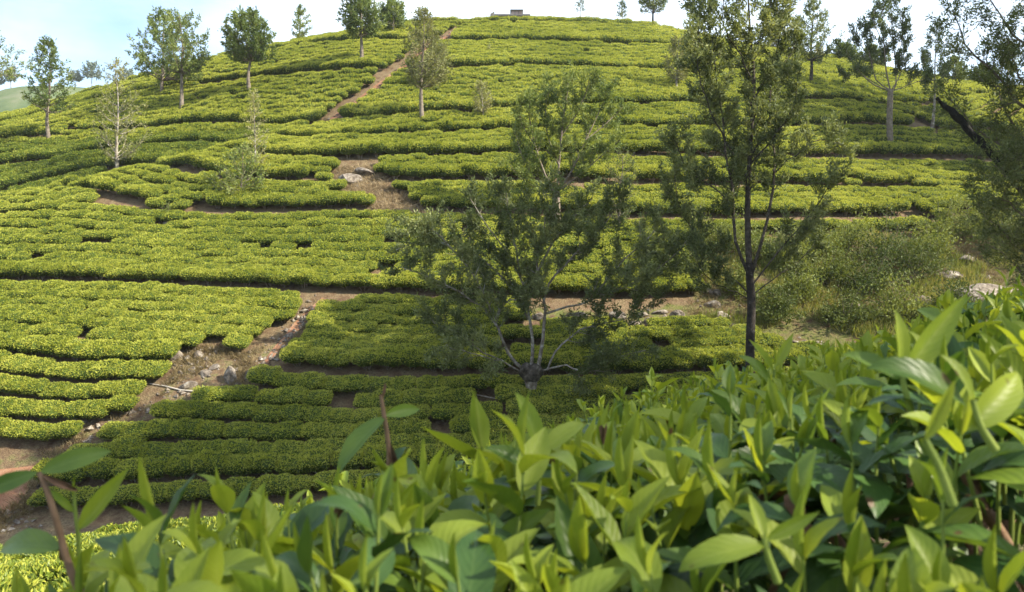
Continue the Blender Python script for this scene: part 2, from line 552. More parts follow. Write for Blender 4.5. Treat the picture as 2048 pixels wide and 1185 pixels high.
# ------------------------------------------------------------------ tea bushes of the slope
def tube(points, radii, sides=6, cap=True):
    P = np.asarray(points, float)
    R = np.asarray(radii, float)
    n = len(P)
    T = np.gradient(P, axis=0)
    T /= np.linalg.norm(T, axis=1, keepdims=True) + 1e-9
    ref = np.array([0.0, 0, 1]) if abs(T[0][2]) < 0.9 else np.array([1.0, 0, 0])
    V = []
    u = np.cross(T[0], ref); u /= np.linalg.norm(u)
    ang = np.linspace(0, 2 * np.pi, sides, endpoint=False)
    for i in range(n):
        u = u - T[i] * (u @ T[i]); u /= np.linalg.norm(u) + 1e-9
        v = np.cross(T[i], u)
        V.append(P[i] + R[i] * (np.cos(ang)[:, None] * u + np.sin(ang)[:, None] * v))
    V = np.concatenate(V)
    k = np.arange(sides)
    kn = (k + 1) % sides
    Q = np.concatenate([np.stack([i * sides + k, i * sides + kn, (i + 1) * sides + kn, (i + 1) * sides + k], 1) for i in range(n - 1)])
    return V, Q


def join_parts(parts):
    """list of (V, Q) -> one vertex array and one face array"""
    off, Vs, Qs = 0, [], []
    for V, Q in parts:
        Vs.append(V); Qs.append(Q + off); off += len(V)
    return np.concatenate(Vs), np.concatenate(Qs)


def leaf_quads(pos, axis_, length, width, rng, fold=0.25):
    """folded rhombic leaves: 4 vertices, 2 triangles each"""
    n = len(pos)
    axis_ = axis_ / (np.linalg.norm(axis_, axis=1, keepdims=True) + 1e-9)
    r = rng.normal(size=(n, 3))
    side = np.cross(axis_, r)
    side /= np.linalg.norm(side, axis=1, keepdims=True) + 1e-9
    nrm = np.cross(side, axis_)
    L = np.broadcast_to(length, (n,))[:, None]
    W = np.broadcast_to(width, (n,))[:, None]
    b = pos
    t = pos + axis_ * L
    m = pos + axis_ * L * 0.45 + nrm * W * fold
    V = np.stack([b, m + side * W * 0.5, t, m - side * W * 0.5], 1).reshape(-1, 3)
    k = np.arange(n)[:, None] * 4
    T = np.concatenate([k + np.array([[0, 2, 1]]), k + np.array([[0, 3, 2]])], 1).reshape(-1, 3)
    return V, T


def bush_mesh(seed, nleaf, llen, flush=0.86):
    """one clipped tea bush, unit size about 1.16 x 1.08 x 0.70 m: leafy canopy mesh and stem mesh"""
    rng = np.random.default_rng(seed)
    nu, nv = 18, 9
    th = np.linspace(0, 2 * np.pi, nu, endpoint=False)
    ph = np.linspace(0, 1, nv)
    off = rng.uniform(0, 50)

    def surf(th, s):
        # s 0 top centre .. 0.62 shoulder .. 1 underside
        ct, st = np.cos(th), np.sin(th)
        e = 1.0 / (np.abs(ct) ** 4.5 + np.abs(st) ** 4.5) ** (1 / 4.5)
        rad = np.where(s < 0.62, (s / 0.62) ** 0.9, 1.0 - ((s - 0.62) / 0.38) ** 2 * 0.45)
        z = np.where(s < 0.62, 0.66 - 0.11 * (s / 0.62) ** 4.0, 0.53 - 0.33 * ((s - 0.62) / 0.38) ** 0.9)
        lump = 1 + 0.11 * fbm(ct * 1.7 + off, st * 1.7 + s * 2.5, seed, 3)
        x = 0.55 * e * rad * lump * ct
        y = 0.49 * e * rad * lump * st
        z = z + 0.10 * fbm(x * 3.4 + off, y * 3.4, seed + 3, 3) * np.where(s < 0.75, 1, 0.5)
        return np.stack([x, y, z], -1)
    TH, S = np.meshgrid(th, ph)
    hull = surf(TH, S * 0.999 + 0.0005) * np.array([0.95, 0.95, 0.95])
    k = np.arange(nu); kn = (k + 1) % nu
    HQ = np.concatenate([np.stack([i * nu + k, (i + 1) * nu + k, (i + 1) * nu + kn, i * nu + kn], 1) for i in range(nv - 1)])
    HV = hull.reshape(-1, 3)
    # leaves
    s = np.sqrt(rng.uniform(0, 1, nleaf)) * 0.68
    sd = rng.uniform(0, 1, nleaf) < 0.30
    s[sd] = rng.uniform(0.58, 0.95, sd.sum())
    t = rng.uniform(0, 2 * np.pi, nleaf)
    p = surf(t, s)
    out = p - np.array([0, 0, 0.35])
    out /= np.linalg.norm(out, axis=1, keepdims=True)
    ax = out * 0.8 + rng.normal(size=(nleaf, 3)) * 0.6
    ax[:, 2] += np.where(s < 0.62, 0.25, 0.05)
    p = p - out * 0.02
    ln = llen * rng.uniform(0.65, 1.25, nleaf)
    LV, LT = leaf_quads(p, ax, ln, ln * rng.uniform(0.36, 0.52, nleaf), rng)
    prob = np.where(s < 0.60, flush, np.clip(flush * (1 - (s - 0.60) / 0.22), 0.03, 1))
    isf = rng.uniform(0, 1, nleaf) < prob
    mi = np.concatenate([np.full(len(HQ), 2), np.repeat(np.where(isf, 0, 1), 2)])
    V = np.concatenate([HV, LV])
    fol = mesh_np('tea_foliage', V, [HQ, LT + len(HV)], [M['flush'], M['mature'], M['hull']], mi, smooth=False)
    # stems: a low frame that forks
    parts = []
    for i in range(5):
        a = i * 2 * np.pi / 5 + rng.uniform(-0.4, 0.4)
        d = np.array([math.cos(a), math.sin(a), 0])
        b0 = d * 0.04 + np.array([0, 0, -0.12])
        m1 = d * rng.uniform(0.10, 0.20) + np.array([0, 0, 0.12 + rng.uniform(-0.03, 0.05)])
        m2 = d * rng.uniform(0.24, 0.36) + np.array([rng.uniform(-.05, .05), rng.uniform(-.05, .05), 0.26])
        m3 = d * rng.uniform(0.34, 0.44) + np.array([0, 0, 0.42])
        parts.append(tube([b0, m1, m2, m3], [0.030, 0.024, 0.017, 0.010], 5))
        side = np.array([-d[1], d[0], 0]) * rng.choice([-1, 1])
        parts.append(tube([m1, (m1 + m2) / 2 + side * 0.09, m2 + side * 0.17 + np.array([0, 0, 0.1])], [0.017, 0.013, 0.008], 4))
    SV, SQ = join_parts(parts)
    stem = mesh_np('tea_stem', SV, SQ, M['tea_wood'], smooth=True)
    return fol, stem


CLOSE = [bush_mesh(100 + i, 3200, 0.066, 0.40) for i in range(4)]
NEAR = [bush_mesh(200 + i, 1300, 0.080) for i in range(7)]
MIDB = [bush_mesh(300 + i, 700, 0.098) for i in range(7)]
SHADEB = [bush_mesh(500 + i, 420, 0.115, 0.34) for i in range(5)]  # few bright leaves: the hollow's shade is put into the bush colour
FARB = [bush_mesh(400 + i, 380, 0.125) for i in range(7)]

# lanes of the slope, from the foot upward, as seen in the photograph; rows run between them
LANES = [
    [(150, 1022), (350, 1003), (620, 990), (950, 965), (1300, 915), (1600, 870)],
    [(0, 725), (300, 742), (600, 759), (848, 772), (1096, 780), (1295, 775), (1520, 788)],
    [(0, 577), (200, 584), (400, 593), (600, 606), (800, 611), (947, 614), (1200, 617), (1390, 607)],
    [(0, 441), (300, 441), (600, 438), (780, 437), (1000, 446), (1300, 461), (1665, 459), (1840, 452)],
    [(170, 374), (400, 376), (640, 379), (800, 379), (1020, 380), (1300, 384), (1665, 387), (1980, 391), (2120, 394)],
    [(390, 322), (600, 325), (800, 324), (1000, 323), (1300, 330), (1600, 331), (1750, 332), (1940, 335), (2120, 340)],
    [(600, 296), (800, 284), (1000, 271), (1180, 263), (1400, 267), (1660, 270), (1930, 273), (2100, 278)],
    [(0, 297), (150, 290), (300, 282), (478, 272), (640, 259), (830, 246), (1025, 236), (1200, 227), (1384, 216), (1629, 203), (1903, 189), (2100, 186)],
    [(408, 176), (514, 168), (700, 154), (950, 146), (1150, 147), (1250, 152), (1400, 158), (1629, 160), (1850, 172)],
    [(640, 97), (800, 93), (950, 92), (1100, 93), (1200, 96), (1290, 101), (1450, 112)],
    [(800, 57), (900, 55), (1060, 57), (1160, 58), (1250, 61), (1350, 68)],
]
lane_xy = [np.array([hit(x, y)[:2] for x, y in ln]) for ln in LANES]
PITCH_ROW = 0.84


def slope_gap(a, b):
    g = []
    for p in a:
        q = b[np.argmin(np.abs(b[:, 0] - p[0]))]
        if abs(q[0] - p[0]) < 4:
            z0, z1 = height(p[0], p[1]), height(q[0], q[1])
            g.append(math.hypot(abs(q[1] - p[1]), z1 - z0))
    return float(np.median(g))


lane_g = [0.0]
for a, b in zip(lane_xy[:-1], lane_xy[1:]):
    lane_g.append(lane_g[-1] + max(2, round(slope_gap(a, b) / PITCH_ROW)))
gp = np.concatenate(lane_xy)
gv = np.concatenate([np.full(len(a), g) for a, g in zip(lane_xy, lane_g)])
rbf_g = build_rbf(gp / 50.0, gv, 0.01)

LGAP = [0.6, 0.65, 0.95, 1.05, 0.95, 1.0, 0.7, 0.95, 0.8, 0.8, 0.8]
row_vals = [-0.05]
row_first = [False]
for k in range(len(lane_g)):
    g0 = lane_g[k]
    g1 = lane_g[k + 1] if k + 1 < len(lane_g) else g0 + 22
    n = int(round(g1 - g0))
    for r in range(n):                     # a walking lane lies just below the first row of each block
        row_vals.append(g0 + LGAP[k] + (n - LGAP[k]) * (r + 0.5) / n)
        row_first.append(r == 0)
colx = np.arange(-66, 78, 0.3)
coly = np.arange(20.5, 92, 0.25)
CX, CY = np.meshgrid(colx, coly, indexing='ij')
CG = rbf_g(np.stack([CX.ravel(), CY.ravel()], 1) / 50.0).reshape(CX.shape)
CG = np.maximum.accumulate(CG + np.arange(len(coly)) * 1e-4, axis=1)
rows_y = np.array([np.interp(row_vals, CG[i], coly, left=np.nan, right=np.nan) for i in range(len(colx))])   # (ncol, nrow)

rng = np.random.default_rng(7)
B = []                                     # x, y, along-row angle, row
for r in range(len(row_vals)):
    yy = rows_y[:, r]
    ok = ~np.isnan(yy)
    if ok.sum() < 6:
        continue
    X, Yv = colx[ok], yy[ok]
    seg = np.hypot(np.diff(X), np.diff(Yv))
    seg = np.where(seg > 1.5, 0.0, seg)
    cum = np.concatenate([[0], np.cumsum(seg)])
    ds = np.arange(rng.uniform(0, 1), cum[-1], 0.86)
    ds = ds + rng.uniform(-0.12, 0.12, len(ds))
    bx = np.interp(ds, cum, X)
    by = np.interp(ds, cum, Yv)
    dx, dy = np.interp(ds + 0.5, cum, X) - np.interp(ds - 0.5, cum, X), np.interp(ds + 0.5, cum, Yv) - np.interp(ds - 0.5, cum, Yv)
    for x, y, a in zip(bx, by, np.arctan2(dy, dx)):
        B.append((x, y, a, r))
B = np.array(B)
B[:, 1] += rng.uniform(-0.03, 0.03, len(B))
BZ = height(B[:, 0], B[:, 1])
bpx, bpy_ = project(np.column_stack([B[:, 0], B[:, 1], BZ]))
near_side = B[:, 1] < 60
keep = np.ones(len(B), bool)
keep &= ~(inpoly(bpx, bpy_, BANK) & near_side)
keep &= ~(inpoly(bpx, bpy_, CLEAR) & (B[:, 1] < 36))
keep &= ~(inpoly(bpx, bpy_, OUTCROP) & (B[:, 1] < 52))
keep &= dist_poly(B[:, :2], PATH_XY) > 0.70
keep &= dist_poly(B[:, :2], GULLY_XY) > 0.60
keep &= np.abs(B[:, 0] - 2) < 0.78 * B[:, 1] + 7
# short lanes that run only part of the way
PART = [[(0, 272), (110, 269), (200, 270)], [(307, 209), (400, 208), (496, 206)], [(408, 154), (514, 152)],
        [(1340, 70), (1400, 76)], [(960, 175), (1100, 178)], [(160, 505), (215, 507)], [(545, 509), (595, 507)], [(350, 410), (400, 412)], [(80, 525), (118, 523)]]
for ln in PART:
    keep &= dist_poly(B[:, :2], np.array([hit(x, y)[:2] for x, y in ln])) > 0.46
# worn places: gaps where a bush died
gap = fbm(B[:, 0] / 3.0, B[:, 1] / 3.0, 77, 2)
keep &= ~((gap > 0.44) & (rng.uniform(0, 1, len(B)) < 0.55))
keep &= ~((rng.uniform(0, 1, len(B)) < 0.012) & (B[:, 1] < 56))
# fill holes between diverging rows
hx, hy = [q.ravel() for q in np.meshgrid(np.arange(-50, 60, 0.4), np.arange(25.5, 82, 0.4))]
hx = hx + rng.uniform(-.15, .15, len(hx)); hy = hy + rng.uniform(-.15, .15, len(hy))
hp_x, hp_y = project(np.column_stack([hx, hy, height(hx, hy)]))
okh = ~(inpoly(hp_x, hp_y, BANK) & (hy < 60)) & ~(inpoly(hp_x, hp_y, CLEAR) & (hy < 36)) & ~(inpoly(hp_x, hp_y, OUTCROP) & (hy < 52)) & (np.abs(hx - 2) < 0.78 * hy + 5)
H2 = np.column_stack([hx, hy])
for ln in [PATH_XY, GULLY_XY]:
    okh &= dist_poly(H2, ln) > 0.8
for i_, ln in enumerate(lane_xy):
    okh &= dist_poly(H2, ln) > (0.55 if i_ == 4 else 0.85)
okh &= (fbm(hx / 3.0, hy / 3.0, 77, 2) < 0.40)
cand = H2[okh]
cur = B[keep][:, :2]
cell = {}
for q in cur:
    cell.setdefault((int(q[0] // 1), int(q[1] // 1)), []).append(q)
added = []
for q in cand:
    a, b = int(q[0] // 1), int(q[1] // 1)
    best = min([(q[0] - w[0]) ** 2 + ((q[1] - w[1]) * 1.15) ** 2 for i in (-1, 0, 1) for j in (-1, 0, 1) for w in cell.get((a + i, b + j), [])] or [9])
    if best > 0.72 ** 2:
        cell.setdefault((a, b), []).append(q)
        added.append((q[0], q[1], 0.0, 0))
print('FILLED', len(added))
# the lone bushes in the stony clearing
extra = [hit(418, 808), hit(372, 842), hit(262, 905)]
B = B[keep]
B = np.concatenate([B] + ([np.array(added)] if added else []) + [[[e[0], e[1], 0.1, 0] for e in extra]])

# near field below the camera's own bush
nb = []
ENV = np.array([(-400, 1075), (0, 1052), (300, 1016), (600, 990), (900, 958), (1200, 900), (1500, 860), (2048, 800), (2600, 760)], float)
for i in range(-36, 24):
    for j in range(-6, 30):
        u, v = i * 0.88 + (j % 2) * 0.44 + rng.uniform(-.1, .1), 2.7 + j * 0.86 + rng.uniform(-.08, .08)
        a = math.radians(-12)
        x, y = u * math.cos(a) - (v - 8) * math.sin(a), 8 + u * math.sin(a) + (v - 8) * math.cos(a)
        if y < 2.75 or y > 17 or abs(x) > 0.8 * y + 3.5:
            continue
        z = float(height(x, y))
        qx, qy = project(np.array([x, y + 0.35, z + 0.80]))
        if qy < np.interp(qx, ENV[:, 0], ENV[:, 1]):
            continue
        nb.append((x, y, a, -1))
nb = np.array(nb)
ALL = np.concatenate([nb, B])
N = normal(ALL[:, 0], ALL[:, 1])
Z = height(ALL[:, 0], ALL[:, 1])
eul, scl = [], []
laneB = dist_poly(ALL[:, :2], lane_xy[1])
ppx, _ = project(np.column_stack([ALL[:, :2], Z]))
belowB = ALL[:, 1] < np.interp(ALL[:, 0], lane_xy[1][:, 0], lane_xy[1][:, 1])
for k in range(len(ALL)):
    up = Vector(N[k]) * 0.72 + Vector((0, 0, 1)) * 0.28 + Vector((rng.normal() * 0.05, rng.normal() * 0.05, 0))
    if ALL[k, 3] < 0:
        up = Vector(N[k])
    up.normalize()
    a = ALL[k, 2] + rng.normal() * 0.04 + (math.pi if rng.uniform() < 0.5 else 0)
    t = Vector((math.cos(a), math.sin(a), 0))
    t = (t - up * t.dot(up)).normalized()
    b = up.cross(t)
    eul.append(Matrix((t, b, up)).transposed().to_euler())
    s = rng.uniform(0.95, 1.05)
    if ALL[k, 3] >= 0 and laneB[k] < 1.25 and ppx[k] < 575:
        ALL[k, 1] += 0.18 if belowB[k] else -0.18
        Z[k] = float(height(ALL[k, 0], ALL[k, 1]))
    wy = 0.93 if ALL[k, 3] >= 0 and ALL[k, 1] < 30 else (0.86 if ALL[k, 1] > 44 else 0.97)
    fk = 1.0 if ALL[k, 3] < 0 else 0.86
    s *= fk
    scl.append((s * rng.uniform(1.00, 1.18), wy * (1.22 if ALL[k, 3] >= 0 and laneB[k] < 1.25 and ppx[k] < 575 else 1.0) * s * rng.uniform(0.95, 1.03) * (1.12 if ALL[k, 3] < 0 else 1.0), s * (1.14 if ALL[k, 1] > 44 else 1.0) * rng.uniform(0.80, 1.04) * (1.30 if ALL[k, 3] >= 0 and row_first[int(ALL[k, 3])] else 1.0)))
scl = np.array(scl)
app, apy = project(np.column_stack([ALL[:, :2], Z + 0.5]))
ALLD = ALL[:, 1]
FG_TOP = np.array([(-200, 1190), (0, 1185), (150, 1150), (300, 1060), (480, 1000), (700, 960), (950, 920), (1200, 860), (1400, 770), (1550, 700), (1800, 650), (2048, 600), (2300, 580)], float)
inview = (app > -20) & (app < 2068) & (apy < np.interp(app, FG_TOP[:, 0], FG_TOP[:, 1]) + 15) & (apy < 1200)
order = np.argsort(np.where(inview, ALLD, 1e9))
single = set(order[:300].tolist())

def zone_label(k):
    x = app[k]
    if ALL[k, 3] < 0:
        return 'tea bush with bright flush in the level carpet below the foremost leaves'
    if ALLD[k] < 29.2:
        if x < 430:
            return 'clipped tea bush in the lowest rows under the stony clearing'
        if x < 880:
            return 'clipped tea bush in the terraced rows between the stony clearing and the pollarded tree'
        if x < 1260:
            return 'clipped tea bush in the shaded rows around the foot of the pollarded tree'
        return 'clipped tea bush in the shaded rows between the pollarded tree and the tallest trunk'
    if x < 345:
        return 'clipped tea bush in the sunny block beside the stony clearing, under the long lane'
    if x < 600:
        return 'clipped tea bush in the rows between the long lane and the boulders of the clearing'
    if x < 1000:
        return 'clipped tea bush in the rows right of the gully path, under the long lane'
    return 'clipped tea bush in the dark rows below the broken revetment'


for k in order[:300]:
    k = int(k)
    near = ALL[k, 3] < 0
    fol, stem = (CLOSE[k % 4] if near else NEAR[k % 7])
    e = bpy.data.objects.new('tea_bush', None)
    C.objects.link(e)
    e.empty_display_size = 0.2
    e.location = (ALL[k, 0], ALL[k, 1], Z[k])
    e.rotation_euler = eul[k]
    e.scale = scl[k]
    if k >= len(ALL) - 3:
        lb = ['lone bright tea bush beside the stick in the stony clearing', 'lone dull tea bush below the bright one in the stony clearing', 'low tea bush at the lower corner of the bare clearing'][k - len(ALL) + 3]
        tag(e, lb, 'tea bush')
    else:
        lb = zone_label(k)
        tag(e, lb, 'tea bush', lb.replace('clipped tea bush', 'tea bushes').replace('tea bush with', 'tea bushes with'))
    link('foliage', fol, e)
    link('stem', stem, e)

rest = np.array([k for k in range(len(ALL)) if k not in single])
src = bpy.data.collections.new('bush_kinds')
kinds = []
for grp in (CLOSE, NEAR, MIDB, FARB, SHADEB):
    for fol, stem in grp:
        # one source mesh that holds canopy and stems of a kind
        vf = np.empty(len(fol.vertices) * 3, np.float32); fol.vertices.foreach_get('co', vf)
        vs = np.empty(len(stem.vertices) * 3, np.float32); stem.vertices.foreach_get('co', vs)
        vf, vs = vf.reshape(-1, 3), vs.reshape(-1, 3)
        fq = [[], []]
        mi = [[], []]
        for p in fol.polygons:
            w = 1 if len(p.vertices) == 3 else 0
            fq[w].append(tuple(p.vertices)); mi[w].append(p.material_index)
        for p in stem.polygons:
            fq[0].append(tuple(v + len(vf) for v in p.vertices)); mi[0].append(3)
        me = mesh_np('tea_kind', np.concatenate([vf, vs]), [np.array(fq[0]), np.array(fq[1])], [M['flush'], M['mature'], M['hull'], M['tea_wood']], mi[0] + mi[1])
        o = bpy.data.objects.new('kind_%02d' % len(kinds), me)
        src.objects.link(o)
        kinds.append(o)
nC, nN, nM, nF = 4, 7, 7, 7
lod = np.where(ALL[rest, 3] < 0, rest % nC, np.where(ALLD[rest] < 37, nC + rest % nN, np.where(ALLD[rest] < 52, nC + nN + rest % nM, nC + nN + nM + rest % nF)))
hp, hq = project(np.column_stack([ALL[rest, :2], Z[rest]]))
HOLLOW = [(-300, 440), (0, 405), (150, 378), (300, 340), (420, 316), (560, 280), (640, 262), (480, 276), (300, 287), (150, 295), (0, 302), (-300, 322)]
in_shade = inpoly(hp, hq, HOLLOW) & (ALLD[rest] > 49.5)  # duller bushes imitate shade on the field behind the spur
lod = np.where(in_shade, nC + nN + nM + nF + rest % 5, lod)
pm = bpy.data.meshes.new('tea_field')
pm.vertices.add(len(rest))
pm.vertices.foreach_set('co', np.column_stack([ALL[rest, :2], Z[rest]]).astype(np.float32).ravel())
for nm, tp, arr in (('rot', 'FLOAT_VECTOR', np.array([tuple(eul[k]) for k in rest])), ('scl', 'FLOAT_VECTOR', scl[rest]), ('kind', 'INT', lod)):
    a = pm.attributes.new(nm, tp, 'POINT')
    a.data.foreach_set('vector' if tp == 'FLOAT_VECTOR' else 'value', np.asarray(arr, np.float32 if tp == 'FLOAT_VECTOR' else np.int32).ravel())
field = tag(link('tea_field', pm), 'rows of clipped tea bushes covering the whole hillside', 'tea field', kind='stuff')
ng = bpy.data.node_groups.new('tea_rows', 'GeometryNodeTree')
ng.interface.new_socket('Geometry', in_out='INPUT', socket_type='NodeSocketGeometry')
ng.interface.new_socket('Geometry', in_out='OUTPUT', socket_type='NodeSocketGeometry')
gi, go = ng.nodes.new('NodeGroupInput'), ng.nodes.new('NodeGroupOutput')
m2p = ng.nodes.new('GeometryNodeMeshToPoints')
iop = ng.nodes.new('GeometryNodeInstanceOnPoints')
ci = ng.nodes.new('GeometryNodeCollectionInfo')
ci.inputs['Collection'].default_value = src
ci.inputs['Separate Children'].default_value = True
ci.inputs['Reset Children'].default_value = True


def named(nm, tp):
    q = ng.nodes.new('GeometryNodeInputNamedAttribute')
    q.data_type = tp
    q.inputs['Name'].default_value = nm
    return q.outputs['Attribute']


e2r = ng.nodes.new('FunctionNodeEulerToRotation')
lk = ng.links.new
lk(gi.outputs[0], m2p.inputs['Mesh'])
lk(m2p.outputs[0], iop.inputs['Points'])
lk(ci.outputs[0], iop.inputs['Instance'])
iop.inputs['Pick Instance'].default_value = True
lk(named('kind', 'INT'), iop.inputs['Instance Index'])
lk(named('rot', 'FLOAT_VECTOR'), e2r.inputs[0])
lk(e2r.outputs[0], iop.inputs['Rotation'])
lk(named('scl', 'FLOAT_VECTOR'), iop.inputs['Scale'])
lk(iop.outputs[0], go.inputs[0])
md = field.modifiers.new('rows', 'NODES')
md.node_group = ng
print('BUSHES', len(ALL), 'rest', len(rest), 'lanes', lane_g)

# ------------------------------------------------------------------ trees
def unit(v):
    v = np.asarray(v, float)
    return v / (np.linalg.norm(v) + 1e-9)


def smooth_line(P, n):
    """resample a polyline with Catmull-Rom smoothing"""
    P = np.asarray(P, float)
    if len(P) < 3:
        t = np.linspace(0, 1, n)[:, None]
        return P[0] * (1 - t) + P[-1] * t
    E = np.vstack([2 * P[0] - P[1], P, 2 * P[-1] - P[-2]])
    out = []
    m = len(P) - 1
    for u in np.linspace(0, m - 1e-6, n):
        i = int(u); t = u - i
        a, b, c, d = E[i], E[i + 1], E[i + 2], E[i + 3]
        out.append(0.5 * (2 * b + (c - a) * t + (2 * a - 5 * b + 4 * c - d) * t * t + (3 * b - a - 3 * c + d) * t ** 3))
    return np.array(out)


class Tree:
    def __init__(self, seed, wood, leaf, leaf_len=0.22, leaf_wid=0.07, leaflets=4, spread=0.75):
        self.rng = np.random.default_rng(seed)
        self.wood, self.leaf = wood, leaf
        self.ll, self.lw, self.k, self.spread = leaf_len, leaf_wid, leaflets, spread
        self.trunk, self.limbs, self.lp, self.ld = [], [], [], []
        self.jit = 0.07

    def spray(self, p, d):
        self.lp.append(p); self.ld.append(d)

    def sprout(self, P, r0, r1, t0=0.35, dens=4.0, slen=1.0, tdens=5.0, tlen=0.45, up=0.25, leafgap=0.12, sides=5, into=None, outward=None, bare=0.0):
        """a limb along P with side branches, twigs and leaf sprays"""
        rng = self.rng
        P = np.asarray(P, float)
        n = len(P)
        parts = [tube(P, np.linspace(r0, r1, n), sides)]
        L = np.linalg.norm(np.diff(P, axis=0), axis=1).sum()
        T = np.gradient(P, axis=0)
        ns = max(2, int(dens * L * (1 - t0)))
        for i in range(ns):
            t = t0 + (1 - t0) * (i + rng.uniform(0.1, 0.9)) / ns
            f = t * (n - 1)
            j = min(int(f), n - 2)
            p = P[j] * (1 - f + j) + P[j + 1] * (f - j)
            tg = unit(T[j])
            s = rng.normal(size=3)
            s = unit(s - tg * (s @ tg))
            d = unit(tg * rng.uniform(0.35, 0.9) + s * 0.8 + np.array([0, 0, up]))
            ln = slen * rng.uniform(0.45, 1.1) * (1 - 0.35 * t)
            q1 = p + d * ln * 0.5 + rng.normal(size=3) * 0.05 * ln
            q2 = p + d * ln + np.array([0, 0, up * 0.45 * ln]) + rng.normal(size=3) * 0.06 * ln
            rr = max(0.006, (r0 * (1 - t) + r1 * t) * 0.45)
            S = np.array([p, q1, q2])
            parts.append(tube(S, [rr, rr * 0.7, rr * 0.35], 4))
            if rng.uniform() < bare:
                continue
            nt = max(1, int(tdens * ln)) if tdens > 0 else 0
            for k in range(nt):
                u = 0.3 + 0.7 * (k + rng.uniform(0, 1)) / nt
                p2 = (p * (1 - 2 * u) + q1 * 2 * u) if u < 0.5 else (q1 * (2 - 2 * u) + q2 * (2 * u - 1))
                s2 = unit(rng.normal(size=3))
                d2 = unit(d * 0.8 + s2 * 0.8 + np.array([0, 0, up * 0.8]))
                l2 = tlen * rng.uniform(0.5, 1.2)
                e = p2 + d2 * l2 + np.array([0, 0, 0.12 * l2])
                parts.append(tube([p2, p2 + d2 * l2 * 0.5, e], [rr * 0.4, rr * 0.3, rr * 0.15], 3))
                for v in np.arange(0.25, 1.001, leafgap / max(l2, 0.05)):
                    self.spray(p2 * (1 - v) + e * v, d2)
            for v in np.arange(0.45, 1.001, leafgap / max(ln, 0.05)):
                q = (p * (1 - 2 * v) + q1 * 2 * v) if v < 0.5 else (q1 * (2 - 2 * v) + q2 * (2 * v - 1))
                self.spray(q, d)
        (self.trunk if into is None else into).extend(parts)

    def build(self, name, base, label, cat='tree', group=None, wind=(0, 0, 0)):
        e = bpy.data.objects.new(name, None)
        C.objects.link(e)
        e.location = base
        e.empty_display_size = 0.3
        tag(e, label, cat, group)
        V, Q = join_parts(self.trunk)
        link('trunk', mesh_np('trunk', V, Q, self.wood, smooth=True), e)
        for lb in self.limbs:
            V, Q = join_parts(lb)
            link('limb', mesh_np('limb', V, Q, self.wood, smooth=True), e)
        if self.lp:
            rng = self.rng
            p = np.repeat(np.array(self.lp), self.k, 0)
            d = np.repeat(np.array(self.ld), self.k, 0)
            n = len(p)
            d = d * 0.75 + rng.normal(size=(n, 3)) * self.spread + np.array([0, 0, 0.15]) + np.array(wind)
            ln = self.ll * rng.uniform(0.55, 1.25, n)
            V, T = leaf_quads(p + rng.normal(size=(n, 3)) * self.jit, d, ln, np.maximum(ln * 0.2, self.lw * rng.uniform(0.7, 1.2, n)), rng, 0.12)
            link('crown', mesh_np('crown', V, T, self.leaf), e)
        return e


NT = [0]


